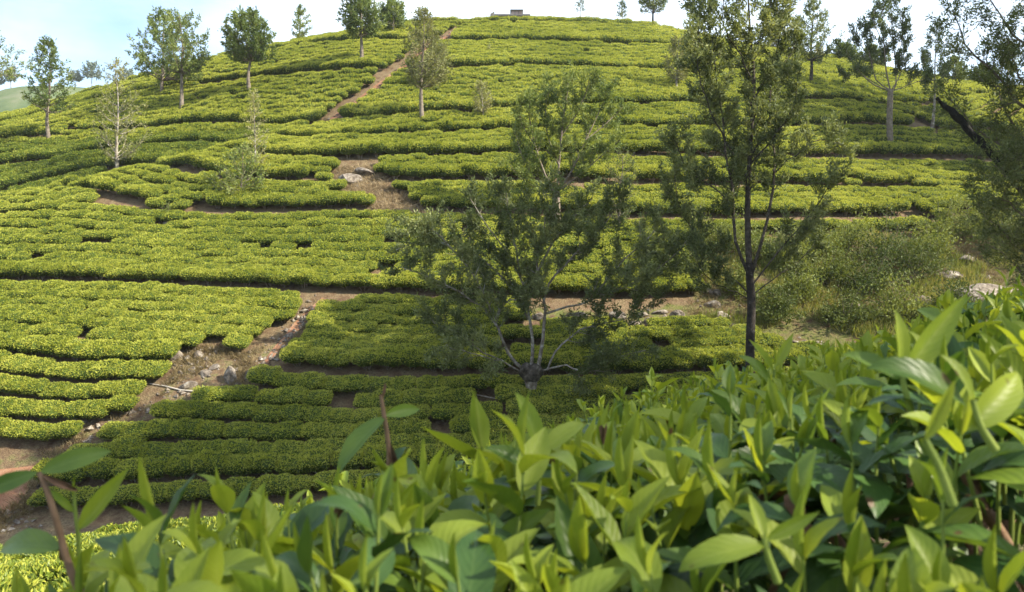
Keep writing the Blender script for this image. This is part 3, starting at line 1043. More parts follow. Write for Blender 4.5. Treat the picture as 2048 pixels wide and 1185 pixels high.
def far_tree(px, py, prof, label, wood='bark', leaf='tree_a', r_px=5.0, n=26, dens=3.6, slen=0.36, leafgap=0.09, ll=0.20, lw=0.075, kk=8, el=0.7, seed=0, group=None, base=None, lean=0.0, name='shade_tree', spread=0.75, bare=0.0, fork=None):
    """a tree whose crown profile is given as (picture y, left x, right x) from the lowest branches to the top"""
    b = hit(px, py) if base is None else np.asarray(base, float)
    m = b[1] / F / CP
    t = Tree(1000 + seed + NT[0], M[wood], M[leaf], ll, lw, kk, spread)
    NT[0] += 1
    rng = t.rng
    pr = np.array([((py - y), (l - px), (r - px)) for y, l, r in prof], float) * m     # height, left, right
    H = pr[-1, 0]
    topx = (pr[-1, 1] + pr[-1, 2]) / 2
    wob = rng.normal(size=(5, 2)) * 0.012 * H
    wob[0] = 0
    axis_pts = np.array([[topx * (q ** 1.6) + wob[i, 0], lean * H * q + wob[i, 1], H * q * 0.97 - 0.25 * (q == 0)] for i, q in enumerate(np.linspace(0, 1, 5))])
    A = smooth_line(axis_pts, 14)
    r0 = r_px * m
    hh = A[:, 2] / H
    t.trunk.append(tube(A, r0 * (1.0 - 0.35 * np.clip(hh, 0, .5) * 2) * np.clip(1.06 - hh, 0.10, 1) ** 0.9, 8))
    fk = pr[0, 0] * 0.92 if fork is None else (py - fork) * m
    for i in range(n):
        z = pr[0, 0] + (H - pr[0, 0]) * ((i + rng.uniform(0, 1)) / n) ** 0.9
        l, r = np.interp(z, pr[:, 0], pr[:, 1]), np.interp(z, pr[:, 0], pr[:, 2])
        ph = i * 2.39996 + rng.uniform(-0.5, 0.5)
        cx = np.interp(z, A[:, 2], A[:, 0])
        ext = (r - cx) if math.cos(ph) > 0 else (cx - l)
        dep = (r - l) / 2
        k = rng.uniform(0.74, 1.06)
        e = np.array([cx + math.cos(ph) * max(ext, 0.1) * k, math.sin(ph) * max(dep, 0.1) * k + lean * z, z])
        out = math.hypot(e[0] - cx, e[1])
        z0 = max(fk, z - max(0.12 * H * 0.5, out * math.tan(el) * rng.uniform(0.7, 1.3)))
        z0 = min(z0, 0.955 * H)
        s = np.array([np.interp(z0, A[:, 2], A[:, 0]), np.interp(z0, A[:, 2], A[:, 1]), z0])
        mid = s * 0.5 + e * 0.5 + np.array([0, 0, -0.12 * (z - z0)]) + rng.normal(size=3) * 0.05 * out
        P = smooth_line([s, mid, e], 6)
        rr = max(0.012, r0 * 0.30 * (1.1 - z0 / H))
        L = np.linalg.norm(e - s)
        t.sprout(P, rr, 0.006, 0.35, dens / max(L, 0.4) * 2.2, slen * (0.5 + L * 0.55), 0, 0, 0.3, leafgap, 4, bare=bare)
        for v in np.arange(0.55, 1.0, 0.12):
            t.spray(P[int(v * 5)], unit(e - s))
    return t.build(name, b, label, 'tree', group)


T_ = far_tree
T_(-42, 290, [(150, -140, 45), (125, -130, 62), (95, -110, 35), (62, -80, 5)], 'tree at the far left edge, only its right branches showing against the sky', r_px=6, n=30, seed=1)
T_(100, 295, [(222, 55, 145), (180, 58, 148), (140, 72, 138), (110, 82, 125), (84, 98, 108)], 'slim cone-crowned tree with pale trunk above the left shoulder of the hill', r_px=4.5, n=44, dens=3.6, ll=.22, seed=2)
T_(236, 357, [(322, 208, 268), (270, 195, 300), (220, 200, 292), (170, 212, 272), (122, 228, 256)], 'thin yellowish tree with bare pale trunk on the edge of the near spur', wood='bark_pale', leaf='tree_b', r_px=4.6, n=46, dens=3.2, leafgap=.12, ll=.18, kk=5, seed=3)
T_(323, 200, [(160, 285, 400), (120, 272, 410), (80, 280, 400), (50, 300, 380), (26, 325, 350)], 'broad-crowned tree half hidden behind its taller twin on the left slope', r_px=4.4, n=44, dens=3.6, ll=.26, lw=.09, seed=4)
T_(363, 231, [(152, 320, 400), (110, 300, 436), (80, 305, 434), (55, 320, 420), (32, 345, 385)], 'round-crowned tree standing in front of its twin on the left slope', r_px=5.0, n=44, dens=3.4, ll=.24, lw=.085, seed=5, fork=150)
T_(501, 196, [(118, 468, 530), (100, 441, 552), (75, 445, 550), (50, 458, 538), (30, 480, 516)], 'dense globe-crowned green tree alone on the left slope', r_px=4.8, n=58, dens=4.2, ll=.25, lw=.10, leafgap=.09, leaf='tree_a', seed=6, fork=125)
T_(598, 92, [(78, 590, 606), (62, 584, 622), (40, 586, 624), (16, 596, 610)], 'spindly sapling on the left skyline', r_px=1.8, n=24, dens=2.4, ll=.26, lw=.09, leafgap=.2, seed=7, name='sapling')
T_(723, 136, [(70, 692, 752), (50, 678, 768), (25, 682, 766), (0, 695, 750), (-14, 712, 735)], 'dense tree with clean pale trunk whose crown breaks the skyline left of the path', r_px=4.6, n=54, dens=4.0, ll=.27, lw=.10, leafgap=.10, seed=8)
T_(787, 76, [(50, 762, 808), (35, 752, 813), (15, 762, 808), (2, 775, 798)], 'small round tree on a hair-thin pale stem at the skyline', wood='bark_pale', r_px=1.8, n=34, dens=3.6, ll=.28, lw=.10, seed=9)
T_(845, 254, [(172, 830, 880), (150, 800, 905), (110, 802, 908), (70, 815, 885), (45, 828, 868), (24, 840, 860)], 'airy olive tree with long bare trunk standing right of the earth path', leaf='tree_b', wood='bark', r_px=5.2, n=60, dens=3.4, leafgap=.12, ll=.20, lw=.07, seed=10, fork=180)
T_(862, 186, [(165, 846, 890), (140, 850, 905), (110, 855, 905), (92, 868, 890)], 'small leaning tree tucked behind the airy olive tree', leaf='tree_b', wood='bark', r_px=3, n=30, dens=3.4, seed=11)
T_(966, 251, [(225, 955, 975), (205, 943, 987), (185, 948, 984), (166, 958, 972)], 'wispy sapling on a thin pale stem among the rows right of the path', leaf='tree_b', wood='bark_pale', r_px=2.4, n=26, dens=2.8, leafgap=.15, ll=.16, kk=5, seed=12, name='sapling')
T_(512, 352, [(330, 500, 528), (290, 488, 542), (240, 492, 536), (205, 502, 524), (186, 508, 518)], 'tall whippy sapling with pale stem beside the low bushy one', leaf='tree_b', wood='bark_pale', r_px=2.4, n=36, dens=2.2, leafgap=.2, ll=.16, kk=3, seed=13, name='sapling')
T_(484, 398, [(386, 440, 530), (360, 420, 545), (335, 430, 535), (310, 455, 520), (292, 478, 498)], 'low bushy sapling spreading over the tea at the spur', leaf='tree_a', wood='bark', r_px=2.8, n=46, dens=3.0, leafgap=.15, ll=.17, kk=4, seed=14, name='sapling')
T_(979, 116, [(104, 976, 982), (97, 975, 983), (91, 977, 981)], 'tiny pale staked seedling high on the slope', leaf='tree_b', wood='bark_pale', r_px=1.3, n=5, dens=1, leafgap=.3, ll=.12, kk=2, seed=15, name='seedling')
T_(1160, 47, [(18, 1150, 1170), (10, 1148, 1172), (-6, 1156, 1164)], 'thin leafless-looking sapling on the summit skyline right of the hut', wood='bark_pale', leaf='tree_far', r_px=1.3, n=14, dens=2, ll=.2, leafgap=.28, kk=3, seed=16, name='sapling')
T_(1246, 51, [(28, 1236, 1252), (15, 1232, 1254), (-2, 1238, 1250)], 'tufted sapling on the summit skyline beside the leaning black tree', wood='bark_pale', leaf='tree_c', r_px=1.3, n=16, dens=2.2, ll=.24, lw=.09, leafgap=.24, kk=3, seed=17, name='sapling')
T_(1305, 55, [(14, 1280, 1325), (0, 1276, 1345), (-25, 1262, 1350), (-55, 1280, 1330)], 'leaning dark tree on the summit, its crown cut by the top of the picture', wood='bark_dark', leaf='tree_c', r_px=2.6, n=28, dens=3, ll=.26, lw=.09, seed=18, fork=20)
T_(1354, 192, [(158, 1338, 1370), (130, 1324, 1386), (105, 1330, 1380), (78, 1345, 1364)], 'sparse grey-green tree in the upper rows left of the tallest tree', leaf='tree_b', wood='bark_pale', r_px=2.8, n=36, dens=2.8, leafgap=.16, seed=19)
T_(1400, 147, [(120, 1390, 1412), (100, 1386, 1416), (82, 1394, 1408)], 'faint thin tree behind the tallest tree', leaf='tree_b', wood='bark_pale', r_px=1.6, n=16, dens=2.4, leafgap=.22, seed=20)
T_(1556, 112, [(95, 1534, 1580), (70, 1530, 1588), (45, 1540, 1578), (28, 1552, 1566)], 'rounded tree on the skyline just right of the tallest tree', leaf='tree_b', wood='bark', r_px=3, n=38, dens=3.4, ll=.25, lw=.09, seed=21)
T_(1620, 180, [(120, 1590, 1650), (95, 1580, 1676), (65, 1588, 1678), (35, 1598, 1650), (4, 1612, 1630)], 'dark tiered tree with straight black trunk right of the tallest tree', leaf='tree_c', wood='bark_dark', r_px=4.2, n=44, dens=3.2, leafgap=.14, ll=.24, lw=.085, seed=22)
T_(1636, 142, [(125, 1626, 1646), (108, 1622, 1650), (92, 1630, 1642)], 'slight pale tree behind the dark tiered tree', leaf='tree_b', wood='bark_pale', r_px=1.5, n=16, dens=2.4, leafgap=.22, seed=23)
T_(1864, 260, [(180, 1840, 1890), (140, 1828, 1902), (100, 1835, 1898), (70, 1850, 1885), (45, 1860, 1872)], 'slender pale-stemmed tree between the forked tree and the right edge', leaf='tree_c', wood='bark_pale', r_px=3.4, n=40, dens=3.0, leafgap=.15, seed=24)
T_(2014, 178, [(140, 1996, 2030), (115, 1992, 2036), (80, 2004, 2024)], 'small pale-stemmed tree on the right ridge', leaf='tree_b', wood='bark_pale', r_px=2.6, n=26, dens=3, leafgap=.16, ll=.25, seed=25)
for i, (x, y, h, w, lb) in enumerate([(1690, 116, 40, 30, 'squat dark tree on the ridge behind the left branches of the forked tree'), (1745, 128, 46, 36, 'bushy dark tree on the ridge behind the forked trunk'), (1905, 158, 52, 34, 'dark ridge tree above the bare red earth'), (1965, 168, 46, 36, 'low dark ridge tree right of the bare red earth')]):
    T_(x, y, [(y - h * .15, x - w * .6, x + w * .6), (y - h * .5, x - w, x + w), (y - h * .8, x - w * .6, x + w * .6), (y - h, x - 5, x + 5)], lb, leaf='tree_c', r_px=2.4, n=34, dens=3.4, ll=.32, lw=.12, seed=30 + i, group='trees on the right ridge', name='ridge_tree')

# trees on the far ridge at the left
for i, (x, h, w, Y, lb) in enumerate([(6, 40, 20, 250, 'hazy flat-topped tree at the very left of the far ridge'), (38, 40, 11, 250, 'hazy narrow tree on the far ridge'), (164, 30, 16, 250, 'small hazy umbrella tree on the far ridge'),
                                      (198, 54, 22, 250, 'tall hazy open tree on the far ridge behind the yellowish tree'), (268, 50, 18, 252, 'hazy tree on the far ridge beside the hill skyline')]):
    X = (x - 1024) / F * Y
    b = np.array([X, Y, float(far_height(X, Y))])
    _, yb = project(b)
    yb = float(yb)
    T_(x, yb, [(yb - h * .45, x - w * .7, x + w * .7), (yb - h * .75, x - w, x + w), (yb - h, x - w * .4, x + w * .4)], lb, leaf='tree_far', wood='bark_pale', r_px=1.2, n=30, dens=3, slen=.4, ll=.9, lw=.42, leafgap=.4, kk=3, base=b, seed=50 + i, group='trees on the far ridge', name='far_tree')


def px_line(line, Y, dys, base):
    """a limb drawn as picture points, bent away from or towards the viewer by dys metres at its tip"""
    n = len(line)
    out = []
    for i, (x, y) in enumerate(line):
        q = i / (n - 1)
        out.append(at(x, y, Y + dys[0] + (dys[1] - dys[0]) * q ** 1.2) - base)
    return np.array(out)


# pollarded tree in the middle
b = hit(1067, 806)
Yc = b[1]
t = Tree(71, M['bark_pale'], M['tree_d'], 0.165, 0.050, 9, 0.78)
t.jit = 0.06
t.trunk.append(tube(smooth_line(px_line([(1070, 815), (1066, 790), (1062, 765), (1062, 735)], Yc, (0, 0), b), 8), [0.20, 0.17, 0.16, 0.17, 0.21, 0.24, 0.22, 0.12], 10))
rngk = np.random.default_rng(4)
LIMBS = [
    ([(1050, 742), (1022, 716), (1003, 676), (988, 640), (962, 612), (920, 588), (865, 556), (800, 535)], (0, -0.6), .085, .35),
    ([(990, 640), (1008, 606), (1040, 598), (1052, 596)], (-0.4, 0.2), .045, .35),
    ([(985, 632), (968, 590), (930, 530), (880, 470), (830, 440)], (-0.3, -1.2), .05, .25),
    ([(1062, 738), (1066, 690), (1060, 645), (1056, 600), (1042, 555), (1010, 500), (965, 440), (940, 400)], (0.2, 0.9), .088, .35),
    ([(1076, 738), (1084, 690), (1091, 640), (1088, 600), (1074, 545), (1072, 500), (1092, 440), (1086, 385)], (0, -0.7), .095, .38),
    ([(1091, 628), (1140, 612), (1200, 592), (1275, 562), (1340, 520), (1375, 480)], (-0.1, 0.8), .055, .25),
    ([(1086, 742), (1120, 733), (1152, 738), (1190, 746), (1222, 722), (1290, 700)], (0, -1.6), .048, .35),
    ([(1094, 742), (1112, 702), (1150, 668), (1200, 646), (1262, 634), (1310, 600)], (0.2, 1.2), .055, .30),
    ([(1044, 745), (1012, 728), (985, 718), (935, 706), (890, 690)], (0, -1.4), .045, .35),
    ([(1088, 600), (1105, 556), (1160, 500), (1205, 450), (1245, 405)], (-0.3, -1.4), .055, .25),
    ([(1058, 640), (1015, 565), (940, 508), (870, 480), (790, 500)], (0.6, 1.8), .055, .25),
    ([(1074, 545), (1110, 480), (1150, 430), (1180, 400)], (-0.5, 0.9), .05, .2),
    ([(1042, 555), (1030, 490), (1020, 430), (1010, 385)], (0.6, -0.8), .05, .2),
    ([(1188, 594), (1230, 540), (1290, 480), (1320, 440)], (0.4, 1.6), .045, .2),
    ([(1010, 725), (960, 700), (900, 660), (860, 640)], (-0.2, 1.5), .035, .3),
]
for ln, dys, r, t0 in LIMBS:
    P = smooth_line(px_line(ln, Yc, dys, b), 12)
    P[3:] += rngk.normal(size=(9, 3)) * 0.03
    part = []
    t.sprout(P, r * .85, 0.012, t0, 5.5, 1.10, 6.5, 0.50, 0.16, 0.075, 6, into=part, bare=0.08)
    t.limbs.append(part)
pe = t.build('pollard_tree', b, 'gnarled pollarded tree with knobbly head, forked pale limbs and feathery spreading crown')

import bmesh
bm = bmesh.new()
bmesh.ops.create_icosphere(bm, subdivisions=4, radius=1.0)
for v in bm.verts:
    q = np.array(v.co[:])
    s = 1 + 0.30 * float(fbm(np.array([q[0] * 1.5 + 3]), np.array([q[2] * 1.5 + q[1] + 7]), 5, 3)[0]) - 0.22 * math.exp(-(q[0] * 5) ** 2) * (0.6 + 0.4 * q[2])
    q = q * s * np.array([0.40, 0.34, 0.42 if q[2] < 0 else 0.36])
    v.co = q
hd = bpy.data.meshes.new('pollard_head')
bm.to_mesh(hd)
bm.free()
for f_ in hd.polygons:
    f_.use_smooth = True
M['head'] = solid_mat('bark_head', [(0.35, (0.030, 0.026, 0.022)), (0.55, (0.085, 0.072, 0.058)), (0.72, (0.19, 0.175, 0.15))], 6, bump=0.9, bscale=14)
hd.materials.append(M['head'])
link('pollard_head', hd, pe, at(1062, 746, Yc) - b)

# tall tree to its right
b = hit(1502, 782)
Yt = b[1]
t = Tree(72, M['bark_mid'], M['tree_d'], 0.175, 0.058, 10, 0.72)
TR = px_line([(1502, 790), (1500, 700), (1503, 610), (1499, 545), (1495, 430), (1500, 300), (1508, 170), (1500, 60), (1494, -50)], Yt, (0, 0), b)
P = smooth_line(TR, 26)
lower = Tree(73, M['bark_dark'], None)
t.trunk.append(tube(P[:11], np.linspace(0.175, 0.14, 11), 10))
part = []
t.sprout(P[9:], 0.13, 0.02, 0.25, 4.5, 0.9, 5.5, 0.44, 0.35, 0.085, 8, into=part)
t.limbs.append(part)
for ln, dys, r, t0 in [
    ([(1498, 550), (1474, 490), (1463, 400), (1452, 280), (1432, 150), (1418, 30)], (0, -0.8), .095, .30),
    ([(1504, 545), (1532, 450), (1548, 340), (1540, 220), (1552, 110), (1572, 20)], (0, 0.8), .090, .30),
    ([(1500, 590), (1452, 540), (1400, 480), (1358, 410), (1345, 330)], (0, 1.2), .050, .25),
    ([(1500, 600), (1462, 580), (1420, 560), (1392, 520)], (0, -1.2), .03, .3),
    ([(1505, 570), (1560, 500), (1620, 430), (1672, 352)], (0, -1.2), .055, .25),
    ([(1505, 590), (1545, 560), (1600, 520), (1640, 470)], (0, 1.4), .035, .3),
    ([(1465, 410), (1420, 370), (1370, 330), (1345, 270)], (-0.4, -1.6), .04, .2),
    ([(1545, 350), (1590, 310), (1640, 280), (1690, 290)], (0.4, 1.4), .04, .2),
    ([(1498, 400), (1480, 330), (1440, 260), (1410, 200)], (0, 1.4), .045, .2),
    ([(1500, 330), (1540, 280), (1585, 220), (1598, 150)], (0, -1.4), .045, .2),
    ([(1452, 280), (1420, 220), (1400, 150), (1392, 90)], (-0.6, -1.6), .035, .2),
    ([(1505, 220), (1530, 160), (1580, 110), (1590, 60)], (0, 1.0), .035, .2),
    ([(1432, 150), (1410, 110), (1395, 60), (1400, 10)], (-0.6, 0.2), .03, .1),
    ([(1508, 170), (1480, 110), (1450, 60), (1445, -10)], (0, -0.8), .035, .1),
    ([(1503, 110), (1530, 60), (1540, 10), (1530, -40)], (0, 0.5), .03, .1),
]:
    P2 = smooth_line(px_line(ln, Yt, dys, b), 10)
    P2[2:] += rngk.normal(size=(8, 3)) * 0.04
    part = []
    t.sprout(P2, r * .72, 0.012, t0, 5.0, 0.95, 6.0, 0.44, 0.32, 0.08, 6, into=part, bare=0.05)
    t.limbs.append(part)
te = t.build('tall_tree', b, 'tallest tree, straight dark-footed trunk forking into upright limbs, before the grassy bank')
for o in te.children:
    if o.name.startswith('trunk'):
        o.data.materials.clear()
        o.data.materials.append(M['bark_dark'])

# tree behind the pollarded one
b = hit(1114, 466, 30)
Yb = b[1]
t = Tree(74, M['bark'], M['tree_a'], 0.17, 0.056, 10, 0.72)
t.trunk.append(tube(smooth_line(px_line([(1114, 475), (1113, 430), (1112, 384)], Yb, (0, 0), b), 6), np.linspace(0.24, 0.19, 6), 9))
for ln, dys, r in [
    ([(1112, 386), (1090, 350), (1070, 290), (1058, 230), (1062, 195)], (0, -0.8), .09),
    ([(1113, 386), (1118, 330), (1124, 260), (1132, 200), (1142, 158)], (0, 0.4), .10),
    ([(1114, 386), (1145, 340), (1172, 280), (1200, 220), (1214, 180)], (0, 0.9), .085),
    ([(1113, 384), (1160, 350), (1205, 310), (1240, 280)], (0, -1.0), .06),
    ([(1111, 384), (1075, 360), (1045, 315), (1030, 260)], (0, 1.0), .06),
    ([(1111, 388), (1070, 375), (1035, 350), (1020, 330)], (0, -0.6), .045),
    ([(1118, 330), (1095, 270), (1092, 215), (1100, 175)], (0, 1.2), .05),
    ([(1124, 270), (1155, 225), (1172, 185), (1178, 160)], (0.2, -0.8), .05),
    ([(1172, 280), (1215, 245), (1245, 215)], (0.4, 1.4), .04),
    ([(1070, 290), (1042, 245), (1042, 205)], (-0.4, -1.2), .04),
]:
    P2 = smooth_line(px_line(ln, Yb, dys, b), 9)
    part = []
    t.sprout(P2, r * .75, 0.014, 0.22, 5.5, 0.85, 5.5, 0.42, 0.32, 0.09, 6, into=part)
    t.limbs.append(part)
t.build('shade_tree', b, 'bushy fan-crowned tree rising behind the pollarded tree')
T_(1236, 470, [(440, 1205, 1262), (400, 1200, 1275), (350, 1195, 1278), (315, 1215, 1268), (296, 1238, 1256)], 'thin young tree right of the fan-crowned tree', leaf='tree_c', wood='bark', r_px=3.2, n=40, dens=2.6, ll=.15, lw=.045, kk=4, leafgap=.10, seed=60, base=hit(1236, 470, 30))

# forked tree on the right slope
b = hit(1781, 299)
Yf = b[1]
t = Tree(75, M['bark'], M['tree_c'], 0.21, 0.075, 11, 0.72)
t.trunk.append(tube(smooth_line(px_line([(1781, 305), (1779, 240), (1781, 180)], Yf, (0, 0), b), 7), np.linspace(0.21, 0.18, 7), 9))
for ln, dys, r in [
    ([(1780, 182), (1748, 170), (1720, 145), (1700, 115), (1688, 95)], (0, -0.6), .09),
    ([(1779, 180), (1752, 160), (1742, 120), (1732, 80), (1728, 50)], (0, 0.8), .085),
    ([(1781, 182), (1772, 140), (1768, 90), (1764, 40), (1766, 2)], (0, -0.3), .085),
    ([(1782, 182), (1792, 170), (1790, 120), (1784, 60), (1782, 5)], (0, 0.6), .08),
    ([(1784, 182), (1812, 172), (1836, 150), (1850, 120)], (0, -1.0), .06),
    ([(1783, 180), (1800, 150), (1808, 100), (1810, 50)], (0, 1.1), .06),
    ([(1760, 172), (1730, 155), (1705, 150), (1690, 155)], (0.2, 1.4), .05),
    ([(1742, 120), (1722, 90), (1712, 60)], (0.5, 1.2), .045),
    ([(1812, 172), (1845, 160), (1862, 150)], (0, 0.9), .04),
    ([(1768, 90), (1750, 50), (1748, 20)], (0, 0.9), .04),
    ([(1790, 120), (1805, 80), (1800, 30)], (0.5, -0.6), .04),
]:
    P2 = smooth_line(px_line(ln, Yf, dys, b), 9)
    part = []
    t.sprout(P2, r * .6, 0.014, 0.30, 4.6, 0.75, 4.5, 0.38, 0.45, 0.10, 6, into=part)
    t.limbs.append(part)
t.build('forked_tree', b, 'tree with stout bare trunk forking into many upright stems on the right slope')

# tree at the right edge, its trunk beyond the picture
Ye = 25.5
bx = at(2150, 700, Ye)
b = np.array([bx[0], Ye, float(height(bx[0], Ye))])
t = Tree(76, M['bark'], M['tree_d'], 0.15, 0.042, 6, 0.70)
_, pyb = project(b)
P = smooth_line(px_line([(2150, float(pyb) + 10), (2146, 520), (2138, 320), (2128, 120), (2118, -80)], Ye, (0, 0), b), 16)
t.trunk.append(tube(P, np.linspace(0.24, 0.07, 16), 9))
for ln, dys, r, t0 in [
    ([(2138, 330), (2070, 318), (1990, 285), (1930, 240), (1890, 180)], (0, 0.8), .06, .25),
    ([(2134, 260), (2060, 220), (1985, 150), (1935, 90), (1905, 20)], (0, -0.6), .06, .25),
    ([(2130, 170), (2070, 110), (2010, 50), (1970, -20)], (0, 0.6), .055, .2),
    ([(2126, 90), (2080, 20), (2040, -60)], (0, -0.6), .05, .2),
    ([(2148, 560), (2080, 520), (2010, 470), (1962, 420)], (0, -0.8), .05, .2),
    ([(2148, 600), (2090, 570), (2030, 530), (1975, 490)], (0, 0.8), .045, .2),
    ([(2142, 430), (2080, 400), (2020, 370), (1965, 345)], (0, 0.2), .05, .2),
    ([(2140, 400), (2085, 350), (2030, 320), (1990, 300)], (0, -1.5), .045, .2),
    ([(2144, 470), (2090, 430), (2040, 380), (1992, 335)], (-0.5, -1.6), .045, .15),
    ([(2144, 500), (2080, 470), (2030, 420), (1985, 385)], (-0.5, -1.9), .04, .15),
    ([(2140, 380), (2060, 300), (2010, 220), (1990, 150)], (0, 1.4), .05, .2),
    ([(2132, 220), (2060, 170), (2020, 110), (2010, 40)], (0, 1.6), .045, .2),
    ([(2144, 480), (2220, 400), (2300, 330)], (0, 0.6), .05, .2),
    ([(2136, 300), (2220, 210), (2280, 110)], (0, -0.6), .05, .2),
    ([(2128, 130), (2190, 40), (2230, -60)], (0, 0.5), .045, .2),
]:
    P2 = smooth_line(px_line(ln, Ye, dys, b), 10)
    P2[2:] += rngk.normal(size=(8, 3)) * 0.04
    part = []
    t.sprout(P2, r, 0.012, t0, 5.0, 1.0, 6.5, 0.46, 0.2, 0.07, 6, into=part, bare=0.05)
    t.limbs.append(part)
te = t.build('edge_tree', b, 'dark feathery tree leaning in from the right edge, its trunk out of view')
# its dead black limb
M['limb_bark'] = solid_mat('dead_bark', [(0.35, (0.010, 0.010, 0.011)), (0.62, (0.022, 0.021, 0.021)), (0.78, (0.10, 0.10, 0.10))], 7, bump=0.8, bscale=16)  # near-black bark of the leafless limb
P2 = smooth_line(px_line([(2146, 520), (2070, 420), (1985, 312), (1945, 268), (1912, 232), (1872, 196)], Ye, (0, -0.4), b), 22)
P2[2:] += rngk.normal(size=(20, 3)) * 0.018
V, Q = tube(P2, np.interp(np.linspace(0, 1, 22), [0, .45, .7, 1], [0.03, 0.12, 0.15, 0.05]) * (1 + rngk.normal(size=22) * 0.14), 8)
dl = link('dead_limb', mesh_np('dead_limb', V, Q, M['limb_bark'], smooth=True), te)
dl['label'] = 'dead black limb without leaves'

# unseen trees added beyond the right edge to shade slopes and the camera's bush
for i, (X, Y, H, w, cb) in enumerate([(16.5, 17.5, 23, 4.2, .30), (19.0, 20.0, 22, 4.2, .3), (21.8, 22.5, 22, 4.2, .3), (20.5, 16.5, 24, 4.4, .3), (24.5, 20.0, 24, 4.4, .3), (16.0, 13.0, 23, 4.2, .3), (23.5, 13.5, 25, 4.4, .3), (28, 17, 26, 4.4, .3), (13.5, -4.6, 15, 3.2, .34), (40.5, 49.5, 25, 3.4, .36), (42.5, 53, 27, 3.6, .36), (45.5, 57.5, 28, 3.6, .36), (45, 49, 27, 3.4, .36), (49, 53, 28, 3.6, .36)]):
    b = np.array([X, Y, float(height(X, Y))])
    t = Tree(400 + i, M['bark'], M['tree_c'], 0.42, 0.20, 9, 0.7)
    rg = t.rng
    A = np.array([[rg.normal() * .1 * q, rg.normal() * .1 * q, H * q - 0.2 * (q == 0)] for q in np.linspace(0, 1, 8)])
    t.trunk.append(tube(A, np.linspace(0.22, 0.04, 8), 8))
    nb2 = int(20 + H * 1.4)
    for k in range(nb2):
        z = H * (cb + (0.98 - cb) * (k + rg.uniform()) / nb2)
        q = z / H
        hw = w * (0.35 + 0.75 * math.sin(math.pi * min(1, (q - cb + .06) / (1.06 - cb))))
        ph = k * 2.4 + rg.uniform(-.4, .4)
        e = np.array([math.cos(ph) * hw, math.sin(ph) * hw, z]) * np.array([rg.uniform(.7, 1), rg.uniform(.7, 1), 1])
        s = np.array([0, 0, max((cb - .05) * H, z - hw * 0.7)])
        t.sprout(smooth_line([s, s * .5 + e * .5 - np.array([0, 0, .15]), e], 5), .05, .01, .3, 3.2, 0.9, 0, 0, .3, 0.16, 4)
    t.build('shade_tree', b, 'leafy shade tree beyond the right edge whose shadow falls on the tea', group='shade trees beyond the right edge')

# ------------------------------------------------------------------ summit hut
hb = at(1020, 37, 78.0)
hz = float(height(hb[0], hb[1]))
u_ = 78.0 / F


def box_vq(x0, x1, y0, y1, z0, z1):
    V = np.array([[x0, y0, z0], [x1, y0, z0], [x1, y1, z0], [x0, y1, z0], [x0, y0, z1], [x1, y0, z1], [x1, y1, z1], [x0, y1, z1]], float)
    Q = np.array([[0, 3, 2, 1], [4, 5, 6, 7], [0, 1, 5, 4], [1, 2, 6, 5], [2, 3, 7, 6], [3, 0, 4, 7]])
    return V, Q


M['concrete'] = solid_mat('concrete', [(0.3, (0.12, 0.115, 0.115)), (0.7, (0.24, 0.225, 0.22))], 2.5, bump=0.3)
M['plaster'] = solid_mat('faded_plaster', [(0.3, (0.30, 0.215, 0.20)), (0.7, (0.42, 0.33, 0.31))], 2.0, bump=0.2)
M['roofing'] = solid_mat('roofing', [(0.3, (0.10, 0.095, 0.10)), (0.7, (0.17, 0.165, 0.17))], 3.0, bump=0.3)
hut = bpy.data.objects.new('summit_hut', None)
C.objects.link(hut)
hut.location = (hb[0], hb[1], hz)
tag(hut, 'small low concrete hut with a square tank house on the summit', 'hut')
g = hb[2] - hz - 4 * u_           # where its foot shows above the tea
link('wall', mesh_np('wall', *box_vq(-34 * u_, 36 * u_, -0.9, 0.9, -0.3, g + 3 * u_), M['plaster']), hut)
link('roof', mesh_np('roof', *box_vq(-37 * u_, 39 * u_, -1.1, 1.1, g + 3 * u_ + 0.003, g + 6 * u_), M['roofing']), hut)
V, Q = box_vq(-38 * u_, -30 * u_, -1.0, -0.8, 0, g + 6 * u_)
V[[4, 7], 2] = g + 6 * u_
V[[5, 6], 2] = g + 11 * u_
link('gable_end', mesh_np('gable_end', V + np.array([0, -0.12, 0]), Q, M['concrete']), hut)
tk = link('tank_house', mesh_np('tank_house', *box_vq(2 * u_, 24 * u_, -0.85, 0.5, g + 6 * u_ + 0.003, g + 14 * u_), M['plaster']), hut)
for k in range(4):
    x = (2 + k * 6.8) * u_
    link('pillar', mesh_np('pillar', *box_vq(x, x + 1.6 * u_, -0.92, -0.853, g + 6 * u_ + 0.004, g + 14 * u_), M['concrete']), tk)
link('tank_roof', mesh_np('tank_roof', *box_vq(0.5 * u_, 25.5 * u_, -1.0, 0.62, g + 14 * u_ + 0.003, g + 15.3 * u_), M['roofing']), tk)

# ------------------------------------------------------------------ rocks
import bmesh


